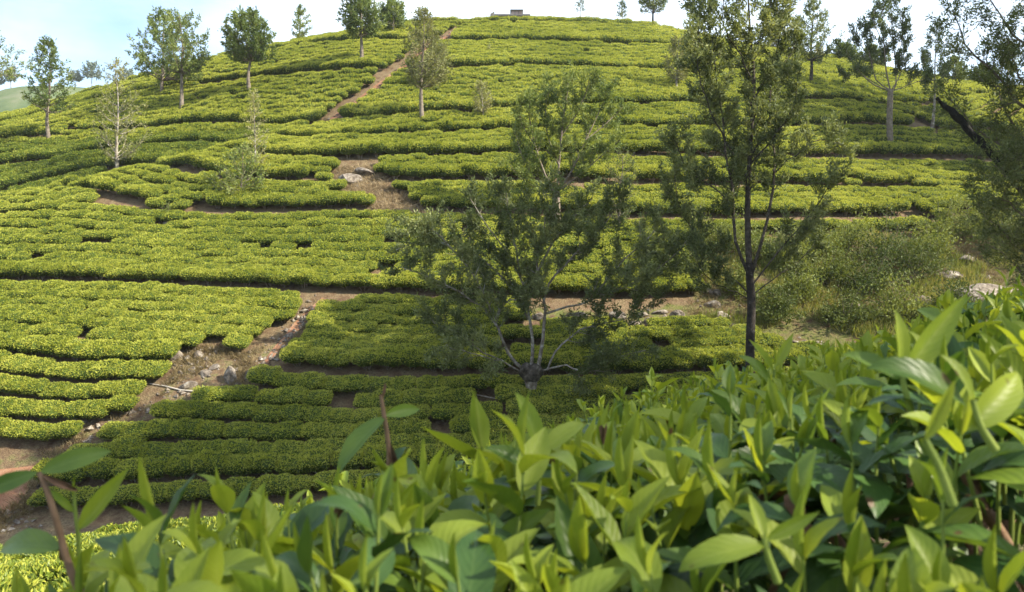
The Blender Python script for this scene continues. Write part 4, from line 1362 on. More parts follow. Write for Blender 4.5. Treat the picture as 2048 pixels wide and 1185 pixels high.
def rock_mesh(seed, sub=3):
    rg = np.random.default_rng(seed)
    bm = bmesh.new()
    bmesh.ops.create_icosphere(bm, subdivisions=sub, radius=1.0)
    V = np.array([v.co[:] for v in bm.verts])
    for k in range(12):                      # flat cleavage faces
        n = unit(rg.normal(size=3))
        d = rg.uniform(0.45, 0.82)
        s = V @ n
        V = V - np.where(s > d, (s - d) * 0.92, 0)[:, None] * n
    V *= (1 + 0.16 * fbm(V[:, 0] * 1.6 + seed, V[:, 1] * 1.6 + V[:, 2], seed, 4))[:, None]
    V += 0.05 * fbm(V[:, 0] * 5 + V[:, 2] * 3, V[:, 1] * 5 - V[:, 2] * 2, seed + 5, 2)[:, None]
    for v, c in zip(bm.verts, V):
        v.co = c
    me = bpy.data.meshes.new('rock')
    bm.to_mesh(me)
    bm.free()
    me.materials.append(M['rock'])
    return me


NR = [0]


def rock(px, py, w, h, label, depth=None, group=None, sink=0.40, name='boulder', rot=None):
    NR[0] += 1
    p = hit(px, py)
    m = p[1] / F
    o = link(name, rock_mesh(900 + NR[0], 3 if w > 20 else 2))
    d = depth or w * 0.85
    o.scale = (w * m * 0.56, d * m * 0.5, h * m * 0.66)
    o.location = (p[0], p[1] + 0.1, p[2] + h * m * (0.5 - sink))
    rg = random.Random(NR[0])
    o.rotation_euler = (rg.uniform(-.2, .2), rg.uniform(-.2, .2), rg.uniform(-.5, .5)) if rot is None else rot
    return tag(o, label, 'rock', group)


rock(350, 716, 46, 24, 'largest pale lichened boulder at the top of the stony clearing', rot=(0.1, 0.15, 0.2))
rock(394, 716, 28, 18, 'round boulder right of the largest pale one')
rock(384, 748, 22, 20, 'upright brown stone in the middle of the clearing')
rock(408, 752, 28, 16, 'wedge-shaped stone leaning beside the upright brown stone')
rock(428, 742, 24, 16, 'pale stone half sunk in grass in the clearing')
rock(361, 752, 18, 14, 'squat stone at the tea edge left of the upright brown stone')
rock(460, 768, 34, 44, 'tall pale craggy rock on the right of the clearing')
rock(497, 757, 24, 20, 'dark stone under dry twigs beside the craggy rock')
rock(375, 776, 40, 18, 'long low slab above the pale stick')
rock(478, 790, 26, 16, 'broken stone below the craggy rock')
rock(345, 728, 14, 8, 'fist-shaped stone below the largest pale boulder')
rock(168, 850, 22, 14, 'small white stone above the red earth track')
rock(172, 888, 18, 12, 'small grey stone beside the red earth track')
rock(668, 624, 40, 26, 'grey boulder where the gully path meets the lane')
rock(735, 612, 16, 10, 'little stone on the lane right of the grey boulder')
rock(333, 453, 22, 13, 'low stone under the small shrub on the upper lane')
rock(388, 497, 20, 14, 'grey stone standing among the bright rows')
rock(700, 362, 52, 26, 'broad bare outcrop at the head of the dry patch', depth=70, sink=0.42, name='rock_outcrop')
rock(732, 350, 46, 20, 'weathered outcrop face above the straw', depth=60, sink=0.45, name='rock_outcrop')
rock(990, 612, 40, 14, 'flat tawny rock on the lane behind the pollarded tree', name='rock_outcrop')
rock(1985, 590, 200, 60, 'great sloping bare slab at the right end of the grassy bank', depth=170, sink=0.62, name='rock_slab', rot=(0.35, 0.12, 0.1))
rock(1640, 698, 36, 20, 'pale rock at the foot of the grassy bank')
for i, (x, y, w, h) in enumerate([(1272, 652, 30, 14), (1300, 650, 34, 18), (1330, 645, 28, 22), (1356, 642, 34, 30), (1290, 634, 24, 12), (1320, 630, 30, 14), (1376, 655, 22, 16)]):
    rock(x, y, w, h, 'rough stone of the broken revetment under the lane beside the gully', group='stones of the broken revetment', name='stone')
for i, (x, y, w, h) in enumerate([(1400, 560, 24, 20), (1412, 588, 28, 22), (1425, 615, 30, 24), (1445, 640, 34, 22), (1462, 660, 30, 18), (1398, 530, 22, 16), (1434, 592, 22, 18)]):
    rock(x, y, w, h, 'loose pale stone in the eroded gully left of the tallest tree', group='loose stones in the gully', name='stone')

for i, (x, y, w, h, lb) in enumerate([(1075, 640, 40, 20, 'dark low rock under the lane right behind the pollarded tree'), (1110, 650, 34, 18, 'brown rock in the bare strip behind the pollarded tree'), (1150, 640, 46, 22, 'broad rough rock in the bare strip under the lane'), (1195, 652, 36, 20, 'mossy rock in the bare strip left of the revetment'), (1235, 640, 40, 22, 'cracked rock at the left end of the revetment')]):
    rock(x, y, w, h, lb, name='boulder')
for i, (x, y, w, h, lb) in enumerate([(1700, 615, 44, 20, 'brown rock poking out of the bank hollow'), (1850, 610, 60, 24, 'mossy rock between shrubs left of the great slab'), (1900, 560, 60, 22, 'flat ochre rock above the great slab'), (1580, 690, 40, 20, 'earthy rock at the foot of the bank'), (1930, 525, 50, 18, 'low ochre rock under the edge tree')]):
    rock(x, y, w, h, lb, name='boulder')

# loose gravel and clods in the clearing, on the paths and lanes
rgv = np.random.default_rng(8)


def gravel(pts, lo, hi):
    n = len(pts)
    base = np.array([[1, 0, 0], [-1, 0, 0], [0, 1, 0], [0, -1, 0], [0, 0, 0.8], [0, 0, -0.8]], float)
    F8 = np.array([[0, 2, 4], [2, 1, 4], [1, 3, 4], [3, 0, 4], [2, 0, 5], [1, 2, 5], [3, 1, 5], [0, 3, 5]])
    s = lo + (hi - lo) * rgv.uniform(0, 1, n) ** 3
    V = base[None] * (s[:, None, None] * rgv.uniform(0.6, 1.3, (n, 6, 1))) + rgv.normal(size=(n, 6, 3)) * (s * 0.22)[:, None, None] + pts[:, None, :]
    Fa = (np.arange(n)[:, None, None] * 6 + F8[None]).reshape(-1, 3)
    return V.reshape(-1, 3), Fa


def in_poly_early(poly, n, x0, x1, y0, y1):
    a, b_ = rgv.uniform(x0, x1, n), rgv.uniform(y0, y1, n)
    z = height(a, b_)
    u, v = project(np.column_stack([a, b_, z]))
    return np.column_stack([a, b_, z])[inpoly(u, v, poly)]


gc = in_poly_early(CLEAR, 9000, -24, -4, 22, 36)[:900]
gc = gc[dist_poly(gc[:, :2], LOW_XY) > 1.0]
gpl = [gc, in_poly_early(OUTCROP, 9000, -14, -2, 40, 50)[:160], in_poly_early(BANK, 6000, 0, 34, 25, 46)[:700]]
for ln in [PATH_XY, GULLY_XY]:
    q = ln[rgv.integers(0, len(ln), 160)] + rgv.normal(size=(160, 2)) * 0.22
    gpl.append(np.column_stack([q, height(q[:, 0], q[:, 1]) + 0.02]))
V, T = gravel(np.concatenate(gpl), 0.02, 0.16)
tag(link('gravel', mesh_np('gravel', V, T, M['rock'])), 'loose stones and clods on the bare earth', 'gravel', kind='stuff')

# pale stick lying in the clearing
sp = [hit(x, y) + np.array([0, 0, 0.05]) for x, y in [(300, 771), (330, 777), (360, 783), (388, 787)]]
sb = sp[0]
V, Q = tube(smooth_line(np.array(sp) - sb, 9), np.linspace(0.018, 0.035, 9), 6)
tag(link('stick', mesh_np('stick', V, Q, solid_mat('dead_wood', [(0.3, (0.33, 0.29, 0.25)), (0.7, (0.50, 0.46, 0.41))], 6)), None, sb), 'long pale stick lying across the clearing beside the lone bright bush', 'stick')
sp = [hit(x, y) + np.array([0, 0, 0.25]) for x, y in [(830, 802), (880, 800), (940, 803), (990, 812)]]
sb = sp[0]
V, Q = tube(smooth_line(np.array(sp) - sb, 9), np.linspace(0.012, 0.030, 9), 6)
tag(link('stick', mesh_np('stick', V, Q, M['tea_wood']), None, sb), 'thin fallen branch on the lane left of the pollarded tree', 'stick')

# ------------------------------------------------------------------ shrubs and grass
def shrub(px, py, w, h, label, mat='shrub', n=700, ll=0.11, seed=0, group=None, name='shrub'):
    p = hit(px, py)
    m = p[1] / F
    rg = np.random.default_rng(seed + int(px * 7 + py))
    e = bpy.data.objects.new(name, None)
    C.objects.link(e)
    e.location = p
    tag(e, label, 'shrub', group)
    W, Hh = w * m / 2, h * m
    parts, lp, ld = [], [], []
    nb_ = 22
    for k in range(nb_):
        a = k * 2.4 + rg.uniform(-.4, .4)
        q = rg.uniform(0.2, 1.15)
        tip = np.array([math.cos(a) * W * q, math.sin(a) * W * q, Hh * (1.05 - 0.55 * q * q) * (rg.uniform(0.45, 0.95) if rg.uniform() < .7 else rg.uniform(1.1, 1.5))])
        P = smooth_line([np.array([0, 0, -0.05]), tip * np.array([.45, .45, .55]), tip], 5)
        parts.append(tube(P, [0.014, 0.012, 0.010, 0.007, 0.004], 4))
        c = n // nb_
        u = rg.uniform(0.35, 1.0, c)
        f = u * 4
        j = np.minimum(f.astype(int), 3)
        base = P[j] * (1 - f + j)[:, None] + P[j + 1] * (f - j)[:, None]
        lp.append(base + rg.normal(size=(c, 3)) * np.array([W, W, Hh * .6]) * 0.16)
        ld.append(rg.normal(size=(c, 3)) * 0.8 + unit(tip) * 0.6 + np.array([0, 0, .2]))
    V, Q = join_parts(parts)
    link('stem', mesh_np('stem', V, Q, M['tea_wood']), e)
    lp, ld = np.concatenate(lp), np.concatenate(ld)
    ln = ll * rg.uniform(0.6, 1.3, len(lp))
    V, T = leaf_quads(lp, ld, ln, ln * 0.45, rg)
    V[:, 2] = np.maximum(V[:, 2], -0.05)
    link('foliage', mesh_np('foliage', V, T, M[mat]), e)
    return e


shrub(333, 446, 36, 28, 'small rounded shrub growing out of the upper lane')
shrub(735, 808, 40, 30, 'dull shrub beside the lane left of the pollarded tree', 'shrub_dark')
for i, (x, y, w, h, mt, lb) in enumerate([
    (1520, 520, 90, 50, 'shrub', 'green shrub behind the trunk of the tallest tree'), (1585, 545, 90, 60, 'shrub', 'leafy shrub right of the tallest trunk'), (1640, 520, 90, 60, 'shrub', 'bright shrub under the lane on the grassy bank'),
    (1700, 500, 90, 50, 'shrub', 'pale green shrub high on the grassy bank'), (1770, 530, 120, 70, 'shrub_dark', 'broad dark shrub at the top of the bank hollow'), (1740, 590, 120, 60, 'shrub_dark', 'dark shrub in the bank hollow'),
    (1830, 560, 120, 70, 'shrub_dark', 'large dull shrub right of the bank hollow'), (1860, 520, 90, 60, 'shrub', 'green shrub above the bare slab'), (1885, 480, 70, 55, 'shrub', 'bright yellow-green shrub at the end of the lane'),
    (1945, 475, 90, 55, 'shrub', 'spreading shrub beneath the edge tree'), (1600, 610, 90, 60, 'shrub', 'mid bank shrub beside straw grass'), (1550, 650, 80, 50, 'shrub_dark', 'low shrub at the foot of the bank right of the tallest trunk'),
    (1690, 650, 90, 50, 'shrub_dark', 'low dark shrub near the foot of the bank'), (1450, 500, 80, 50, 'shrub', 'shrub on the gully lip'), (1390, 505, 60, 60, 'shrub', 'upright shrub left of the gully'),
    (1380, 560, 60, 50, 'shrub_dark', 'dark shrub overhanging the gully'), (1480, 600, 60, 50, 'shrub', 'shrub between gully and tallest tree'), (1800, 640, 110, 60, 'shrub', 'wide shrub low on the right of the bank'),
    (1900, 640, 110, 50, 'shrub_dark', 'brownish shrub below the bare slab'), (1330, 560, 70, 50, 'shrub', 'shrub on the lane edge left of the gully'), (1300, 520, 60, 40, 'shrub', 'small shrub above the broken revetment'),
    (2030, 500, 110, 70, 'shrub_dark', 'dark thicket under the edge tree'), (1660, 570, 80, 55, 'shrub', 'light shrub above the straw grass')]):
    shrub(x, y, w * 1.3, h * 1.15, lb, mt, 2400, 0.14, i)

rg = np.random.default_rng(55)


def blades(name, pts, label, mat, lo, hi, wid, per=5, lean=0.45):
    P = np.repeat(pts, per, 0)
    n = len(P)
    P = P + np.column_stack([rg.normal(size=(n, 2)) * 0.07, np.full(n, -0.02)])
    d = rg.normal(size=(n, 3)) * lean
    d[:, 2] = 1
    ln = rg.uniform(lo, hi, n)
    V, T = leaf_quads(P, d, ln, wid, rg, 0.3)
    return tag(link(name, mesh_np(name, V, T, mat)), label, 'grass', kind='stuff')


sx, sy = rg.uniform(2, 42, 46000), rg.uniform(24, 50, 46000)
sz = height(sx, sy)
qx, qy = project(np.column_stack([sx, sy, sz]))
inb = inpoly(qx, qy, BANK) & (qx > 1375)
gpts = np.column_stack([sx, sy, sz])[inb]
pat = fbm(gpts[:, 0] / 2.5, gpts[:, 1] / 2.5, 31, 3)
blades('grass', gpts[(pat < 0.10) & (pat > -0.28)], 'rough green grass over the bank at the right', M['grass'], 0.15, 0.60, 0.035)
dry = [gpts[pat >= 0.02]]


def in_poly_pts(poly, n, x0, x1, y0, y1, ymax=60):
    a, b = rg.uniform(x0, x1, n), rg.uniform(y0, y1, n)
    z = height(a, b)
    u, v = project(np.column_stack([a, b, z]))
    return np.column_stack([a, b, z])[inpoly(u, v, poly)]


oc = in_poly_pts(OUTCROP, 60000, -14, -2, 40, 50)[:2200]
cl = in_poly_pts(CLEAR, 42000, -24, -4, 22, 36)
far_from = (dist_poly(cl[:, :2], LOW_XY) > 0.7) & (dist_poly(cl[:, :2], GULLY_XY) > 0.3)
cl = cl[far_from & (fbm(cl[:, 0] / 1.2, cl[:, 1] / 1.2, 12, 3) > -0.12)]
# tufts along the lanes
lt = []
for ln in lane_xy[:6]:
    for a, b_ in zip(ln[:-1], ln[1:]):
        k = int(np.linalg.norm(b_ - a) * 3)
        tt = rg.uniform(0, 1, k)[:, None]
        q = a * (1 - tt) + b_ * tt + rg.normal(size=(k, 2)) * np.array([0.2, 0.14])
        lt.append(np.column_stack([q, height(q[:, 0], q[:, 1])]))
lt = np.concatenate(lt)
blades('dry_grass', np.concatenate(dry + [cl[:2600], lt[::2]]), 'dry straw grass on the bank, the outcrop and the lane edges', M['straw'], 0.10, 0.34, 0.022, 5, 0.9)
M['pale_straw'] = leaf_mat('straw_pale', (0.24, 0.185, 0.115), (0.42, 0.34, 0.22), trans=0.3, rough=0.7, big=0.9, fine=4, tcol=(1.1, 1.0, 0.8), spec=0.15)
blades('straw', oc, 'pale matted straw round the bare outcrop', M['pale_straw'], 0.14, 0.40, 0.03, 4, 1.3)
blades('short_grass', np.concatenate([cl[2600:5200], lt[1::3]]), 'short green weeds in the stony clearing and on the lanes', M['grass'], 0.05, 0.16, 0.03, 5, 0.9)

# ------------------------------------------------------------------ the camera's own tea bushes, leaf by leaf
def fg_leaf_mat(name, ca, cb, vein, trans, rough, spec=0.45):
    """leaf with paler midrib and side veins; the colour differs from leaf to leaf"""
    m, n, l, out = new_mat(name)
    oi = n.new('ShaderNodeObjectInfo')
    geo = n.new('ShaderNodeNewGeometry')
    nz = noise_node(n, l, 16.0, 4, 0.6)
    big = noise_node(n, l, 3.0, 2)
    ad = n.new('ShaderNodeMath'); ad.operation = 'MULTIPLY_ADD'
    l.new(oi.outputs['Random'], ad.inputs[0]); ad.inputs[1].default_value = 0.30; ad.inputs[2].default_value = -0.15
    ad1 = n.new('ShaderNodeMath'); ad1.operation = 'MULTIPLY_ADD'
    l.new(geo.outputs['Random Per Island'], ad1.inputs[0]); ad1.inputs[1].default_value = 0.4; ad1.inputs[2].default_value = -0.2
    ad2 = n.new('ShaderNodeMath'); ad2.operation = 'ADD'
    l.new(ad.outputs[0], ad2.inputs[0]); l.new(ad1.outputs[0], ad2.inputs[1])
    ad3 = n.new('ShaderNodeMath'); ad3.operation = 'ADD'
    l.new(ad2.outputs[0], ad3.inputs[0]); l.new(nz.outputs['Fac'], ad3.inputs[1])
    r = ramp_node(n, l, ad3.outputs[0], [(0.25, ca), (0.78, cb)])
    uv = n.new('ShaderNodeUVMap')
    sep = n.new('ShaderNodeSeparateXYZ')
    l.new(uv.outputs['UV'], sep.inputs[0])
    # distance from the midrib
    sb_ = n.new('ShaderNodeMath'); sb_.operation = 'SUBTRACT'; l.new(sep.outputs['X'], sb_.inputs[0]); sb_.inputs[1].default_value = 0.5
    ab = n.new('ShaderNodeMath'); ab.operation = 'ABSOLUTE'; l.new(sb_.outputs[0], ab.inputs[0])
    rib = ramp_node(n, l, ab.outputs[0], [(0.0, (1, 1, 1)), (0.045, (0, 0, 0))])
    ph = n.new('ShaderNodeMath'); ph.operation = 'MULTIPLY_ADD'; l.new(ab.outputs[0], ph.inputs[0]); ph.inputs[1].default_value = -0.55; l.new(sep.outputs['Y'], ph.inputs[2])
    sc = n.new('ShaderNodeMath'); sc.operation = 'MULTIPLY'; l.new(ph.outputs[0], sc.inputs[0]); sc.inputs[1].default_value = 56.0
    sn = n.new('ShaderNodeMath'); sn.operation = 'SINE'; l.new(sc.outputs[0], sn.inputs[0])
    vn = ramp_node(n, l, sn.outputs[0], [(0.80, (0, 0, 0)), (1.0, (0.45, 0.45, 0.45))])
    mx = n.new('ShaderNodeMath'); mx.operation = 'MAXIMUM'; l.new(rib.outputs['Color'], mx.inputs[0]); l.new(vn.outputs['Color'], mx.inputs[1])
    vf = n.new('ShaderNodeMath'); vf.operation = 'MULTIPLY'; l.new(mx.outputs[0], vf.inputs[0]); vf.inputs[1].default_value = 0.28
    col = mix_node(n, l, vf.outputs[0], r.outputs['Color'], vein)
    # brown nibbles
    sp = ramp_node(n, l, noise_node(n, l, 38.0, 2).outputs['Fac'], [(0.70, (0, 0, 0)), (0.76, (1, 1, 1))])
    col = mix_node(n, l, sp.outputs['Color'], col, (0.10, 0.055, 0.025))
    p = n.new('ShaderNodeBsdfPrincipled')
    p.inputs['Roughness'].default_value = rough
    p.inputs['Specular IOR Level'].default_value = spec
    l.new(col, p.inputs['Base Color'])
    bp = n.new('ShaderNodeBump'); bp.inputs['Strength'].default_value = 0.10; bp.inputs['Distance'].default_value = 0.002
    l.new(sn.outputs[0], bp.inputs['Height'])
    l.new(bp.outputs['Normal'], p.inputs['Normal'])
    tr = n.new('ShaderNodeBsdfTranslucent')
    l.new(mix_node(n, l, 1.0, col, (1.25, 1.15, 0.5), 'MULTIPLY'), tr.inputs['Color'])
    ms = n.new('ShaderNodeMixShader'); ms.inputs[0].default_value = trans
    l.new(p.outputs[0], ms.inputs[1]); l.new(tr.outputs[0], ms.inputs[2])
    l.new(ms.outputs[0], out.inputs['Surface'])
    return m


M['young'] = fg_leaf_mat('leaf_young', (0.15, 0.225, 0.026), (0.31, 0.37, 0.045), (0.38, 0.43, 0.12), 0.45, 0.46, 0.3)
M['half'] = fg_leaf_mat('leaf_half_grown', (0.055, 0.115, 0.020), (0.15, 0.225, 0.034), (0.22, 0.30, 0.08), 0.36, 0.40, 0.36)
M['old'] = fg_leaf_mat('leaf_mature', (0.024, 0.062, 0.015), (0.060, 0.118, 0.026), (0.11, 0.17, 0.05), 0.24, 0.42, 0.28)
M['brown'] = solid_mat('leaf_withered', [(0.3, (0.085, 0.048, 0.030)), (0.7, (0.22, 0.13, 0.08))], 30, bump=0.3)
M['green_stem'] = solid_mat('stem_green', [(0.3, (0.13, 0.19, 0.035)), (0.7, (0.22, 0.27, 0.06))], 20, rough=0.5, bump=0)
M['brown_stem'] = solid_mat('stem_brown', [(0.3, (0.14, 0.085, 0.050)), (0.7, (0.30, 0.19, 0.12))], 25, rough=0.7, bump=0.2)


def leaf_shape(curl, fold, wave, seed, broad=0.36, nl=8, nc=4):
    """one tea leaf, 1 long, base at the origin, along +Y, upper face +Z"""
    rg = np.random.default_rng(seed)
    s = np.linspace(0, 1, nl + 1)
    wid = np.sin(np.pi * s ** 0.85) ** 0.80 * (1 - 0.25 * s ** 3) * broad * 0.5
    wid[0], wid[-1] = 0.016, 0.004
    # centre line bends
    ang = np.concatenate([[0], np.cumsum(np.full(nl, curl / nl) * (0.5 + s[1:]))])
    y = np.concatenate([[0], np.cumsum(np.cos(ang[:-1]) / nl)])
    z = np.concatenate([[0], np.cumsum(-np.sin(ang[:-1]) / nl)])
    V, UV = [], []
    c = np.linspace(-1, 1, nc + 1)
    sw = rg.uniform(-0.06, 0.06)
    for i in range(nl + 1):
        for a in c:
            x = a * wid[i]
            up = abs(a) * wid[i] * fold + wave * wid[i] * math.sin(s[i] * 15 + a * 2 + seed) * abs(a)
            V.append((x * math.cos(fold * 0.6) + sw * s[i] ** 2, y[i] + up * math.sin(ang[i]), z[i] + up * math.cos(ang[i])))
            UV.append((a * 0.5 + 0.5, s[i]))
    ii = np.arange((nl + 1) * (nc + 1)).reshape(nl + 1, nc + 1)
    Q = np.stack([ii[:-1, :-1], ii[:-1, 1:], ii[1:, 1:], ii[1:, :-1]], -1).reshape(-1, 4)
    return np.array(V), Q, np.array(UV)


def leaf_data(name, shp, mat):
    V, Q, UV = shp
    me = mesh_np(name, V, Q, mat, smooth=True)
    uvl = me.uv_layers.new(name='UVMap')
    uvl.data.foreach_set('uv', UV[Q.ravel()].astype(np.float32).ravel())
    return me


SH_Y = [leaf_shape(c, f, 0.06, 10 + i, b) for i, (c, f, b) in enumerate([(0.5, 0.50, .44), (0.9, 0.40, .46), (-0.25, 0.65, .38), (1.3, 0.35, .44), (0.2, 0.75, .38), (0.7, 0.5, .48)])]
SH_O = [leaf_shape(c, f, 0.12, 30 + i, b) for i, (c, f, b) in enumerate([(0.7, 0.25, .40), (1.2, 0.2, .42), (0.3, 0.35, .38), (1.6, 0.3, .38), (0.9, 0.15, .44)])]
BUD = leaf_shape(0.1, 1.4, 0, 50, 0.20)
LEAF = {
    'young': [leaf_data('leaf', s, M['young']) for s in SH_Y], 'half': [leaf_data('leaf', s, M['half']) for s in SH_Y],
    'old': [leaf_data('leaf', s, M['old']) for s in SH_O], 'brown': [leaf_data('leaf', leaf_shape(2.2, 1.0, 0.3, 61, .34), M['brown']), leaf_data('leaf', leaf_shape(1.4, 1.2, 0.4, 62, .30), M['brown'])],
    'bud': [leaf_data('bud', BUD, M['young'])]}
SHAPE = {'young': SH_Y, 'half': SH_Y, 'old': SH_O, 'brown': [leaf_shape(2.2, 1.0, 0.3, 61, .34), leaf_shape(1.4, 1.2, 0.4, 62, .30)], 'bud': [BUD]}
ORDER = ['young', 'half', 'old', 'brown', 'bud']
stem_me = {}
for nm, m_ in (('green', 'green_stem'), ('brown', 'brown_stem')):
    V, Q = tube(smooth_line([(0, 0, 0), (0.012, 0.004, 0.35), (-0.008, -0.006, 0.7), (0, 0, 1.0)], 6), [0.0135, 0.0125, 0.0115, 0.010, 0.0085, 0.006], 6)
    stem_me[nm] = mesh_np('shoot', V, Q, M[m_], smooth=True)

rf = np.random.default_rng(2024)


def table(x, y):
    """height of the plucked surface of the camera's bushes"""
    z = -0.128 + 0.33 * x - 0.200 * y
    z = z + 0.075 * np.exp(-((np.asarray(x) + 0.26) / 0.30) ** 2 - ((np.asarray(y) - 0.62) / 0.20) ** 2)
    z = z + 0.035 * np.exp(-((np.asarray(x) - 0.02) / 0.28) ** 2 - ((np.asarray(y) - 0.85) / 0.25) ** 2)
    z = z - 0.03 * smooth01((np.asarray(x) - 0.35) / 0.4)
    z = z - 0.55 * np.clip(0.60 - np.asarray(y), 0, None) * smooth01((np.asarray(x) + 0.1) / 0.3)
    z += 0.045 * fbm(np.asarray(x) * 3.1, np.asarray(y) * 3.1, 91, 3)
    z -= 0.35 * np.clip(np.asarray(y) - 1.95, 0, None) ** 1.2
    z -= 0.30 * np.clip(x - 1.1, 0, None) ** 1.5
    z -= 0.25 * np.clip(-0.62 - np.asarray(x), 0, None) ** 1.2
    return z


def leaf_matrix(p, d, n, length, roll=0.0, wf=1.0):
    d = Vector(d).normalized()
    n = Vector(n)
    n = (n - d * n.dot(d))
    if n.length < 1e-4:
        n = Vector((1, 0, 0)) - d * d.x
    n.normalize()
    x = d.cross(n)
    R = Matrix((x, d, n)).transposed()
    if roll:
        R = R @ Matrix.Rotation(roll, 3, 'Y')
    Mx = R.to_4x4()
    Mx.translation = Vector(p)
    return Mx @ Matrix.Diagonal((length * wf, length, length * wf, 1))


CENTRES = [(0.62, 0.72), (0.02, 0.78), (0.72, 1.42), (0.10, 1.45), (-0.55, 1.05), (1.25, 1.1)]
NAMES_FG = ['foremost tea bush with large soft-edged leaves on the right', 'foremost tea bush with upright pale shoots in the middle', 'tea bush behind the foremost right-hand bush', 'tea bush behind the foremost middle bush, its shoots against the dark rows',
            'tea bush sloping down to the left with tall straggling shoots', 'tea bush at the right border behind the large soft-edged leaves']
shoots = []          # per bush: list of (distance, top point, axis, stem length, leaves[list of (kind, variant, matrix)])
bush_shoots = [[] for _ in CENTRES]
bush_stuff = [[] for _ in CENTRES]


def near_bush(x, y):
    return int(np.argmin([(x - a) ** 2 + (y - b) ** 2 for a, b in CENTRES]))


def make_shoot(top, axis, length, nleaf=4, size=1.0, old=False, twist=None, bud=True):
    axis = Vector(axis).normalized()
    ph = rf.uniform(0, 6.28) if twist is None else twist
    u = axis.orthogonal().normalized()
    v = axis.cross(u)
    lv = []
    if bud:
        lv.append(('bud', 0, leaf_matrix(top - axis * 0.004, axis + u * rf.uniform(-.15, .15), v, 0.028 * size * rf.uniform(.8, 1.3))))
    s = 0.004
    szs = [0.029, 0.041, 0.049, 0.055, 0.060, 0.064]
    els = [1.12, 0.90, 0.68, 0.48, 0.28, 0.12]
    for k in range(nleaf):
        a = ph + k * 2.4 + rf.uniform(-.3, .3)
        el = els[k] + rf.uniform(-.32, .28)
        rad = u * math.cos(a) + v * math.sin(a)
        d = rad * math.cos(el) + axis * math.sin(el)
        nrm = axis * math.cos(el) - rad * math.sin(el)
        kind = 'young' if k < 2 or (k == 2 and rf.uniform() < .6) else ('half' if k < 4 else 'old')
        if old:
            kind = 'old' if k > 0 else 'half'
        if rf.uniform() < 0.012:
            kind = 'brown'
        L = szs[k] * size * rf.uniform(.82, 1.2)
        lv.append((kind, int(rf.integers(0, len(LEAF[kind]))), leaf_matrix(top - axis * s, d, nrm, L, rf.uniform(-.35, .35))))
        s += rf.uniform(0.011, 0.020) * (1 + 0.25 * k)
    return (top, axis, max(length, s + 0.02), lv)


def frustum_ok(p, pad=180):
    if p[1] < 0.20:
        return False
    qx, qy = project(p)
    return -pad < qx < 2048 + pad and qy < 1185 + 420


step = 0.050
for iy in range(0, 54):
    for ix in range(-36, 50):
        x = ix * step + (iy % 2) * step * .5 + rf.uniform(-.022, .022)
        y = 0.27 + iy * step + rf.uniform(-.022, .022)
        if y > 2.35 or x > 1.55:
            continue
        z = float(table(x, y)) + rf.normal() * 0.013 + (0.03 if rf.uniform() < .10 else 0)
        p = np.array([x, y, z])
        if not frustum_ok(p) or math.hypot(x, y) < 0.30:
            continue
        qx, qy = project(p)
        if y < 0.42 and qy < 900:          # nothing right before the lens
            continue
        ax = (rf.normal() * .16 - 0.10, rf.normal() * .16 - 0.04, 1)
        mature = rf.uniform() < (0.20 + 0.25 * (x > 0.15 and y < 0.8))
        s = make_shoot(Vector(p), ax, rf.uniform(.10, .2), int(rf.integers(3, 6)), rf.uniform(.80, 1.35) * (1.30 if y < 0.95 else 1.0), old=mature)
        bush_shoots[near_bush(x, y)].append((math.hypot(x, y), s, 'green'))

# deeper layers of mature leaves
for k in range(8000):
    x, y = rf.uniform(-1.5, 1.7), rf.uniform(0.2, 2.5)
    dp = 0.03 + abs(rf.normal()) * 0.10
    p = np.array([x, y, float(table(x, y)) - dp])
    if not frustum_ok(p, 250) or math.hypot(x, y) < 0.30:
        continue
    a, el = rf.uniform(0, 6.28), rf.uniform(-.4, .8)
    d = Vector((math.cos(a) * math.cos(el), math.sin(a) * math.cos(el), math.sin(el)))
    nrm = Vector((rf.normal() * .4, rf.normal() * .4, 1))
    kind = 'old' if rf.uniform() < 0.86 else ('half' if rf.uniform() < .8 else 'brown')
    bush_stuff[near_bush(x, y)].append((kind, int(rf.integers(0, len(LEAF[kind]))), leaf_matrix(p, d, nrm, rf.uniform(.055, .095), rf.uniform(-.4, .4))))

# the two straggling shoots on the left, and other shoots that stand out of the table
def from_px(px, py, Y):
    return Vector(at(px, py, Y))


def special(bi, pts, Y, rad, leaves, stem='brown'):
    """a crooked shoot through picture points at depth Y with leaves (kind, base px, tip px, depth shift at tip, variant, roll)"""
    P = smooth_line([at(x, y, Y) for x, y in pts], 10)
    V, Q = tube(P - P[-1], np.linspace(rad, rad * 0.6, 10), 7)
    me_ = mesh_np('shoot', V, Q, M[stem + '_stem'], smooth=True)
    lv = []
    for kind, bp_, tp_, dz, var, roll in leaves:
        a_, b_ = from_px(*bp_, Y), from_px(*tp_, Y + dz)
        lv.append((kind, var, leaf_matrix(a_, b_ - a_, Vector((0.2, -0.75, 0.7)), (b_ - a_).length * 1.05, roll, 0.70)))
    SPECIAL.append((bi, Vector(P[-1]), me_, lv))


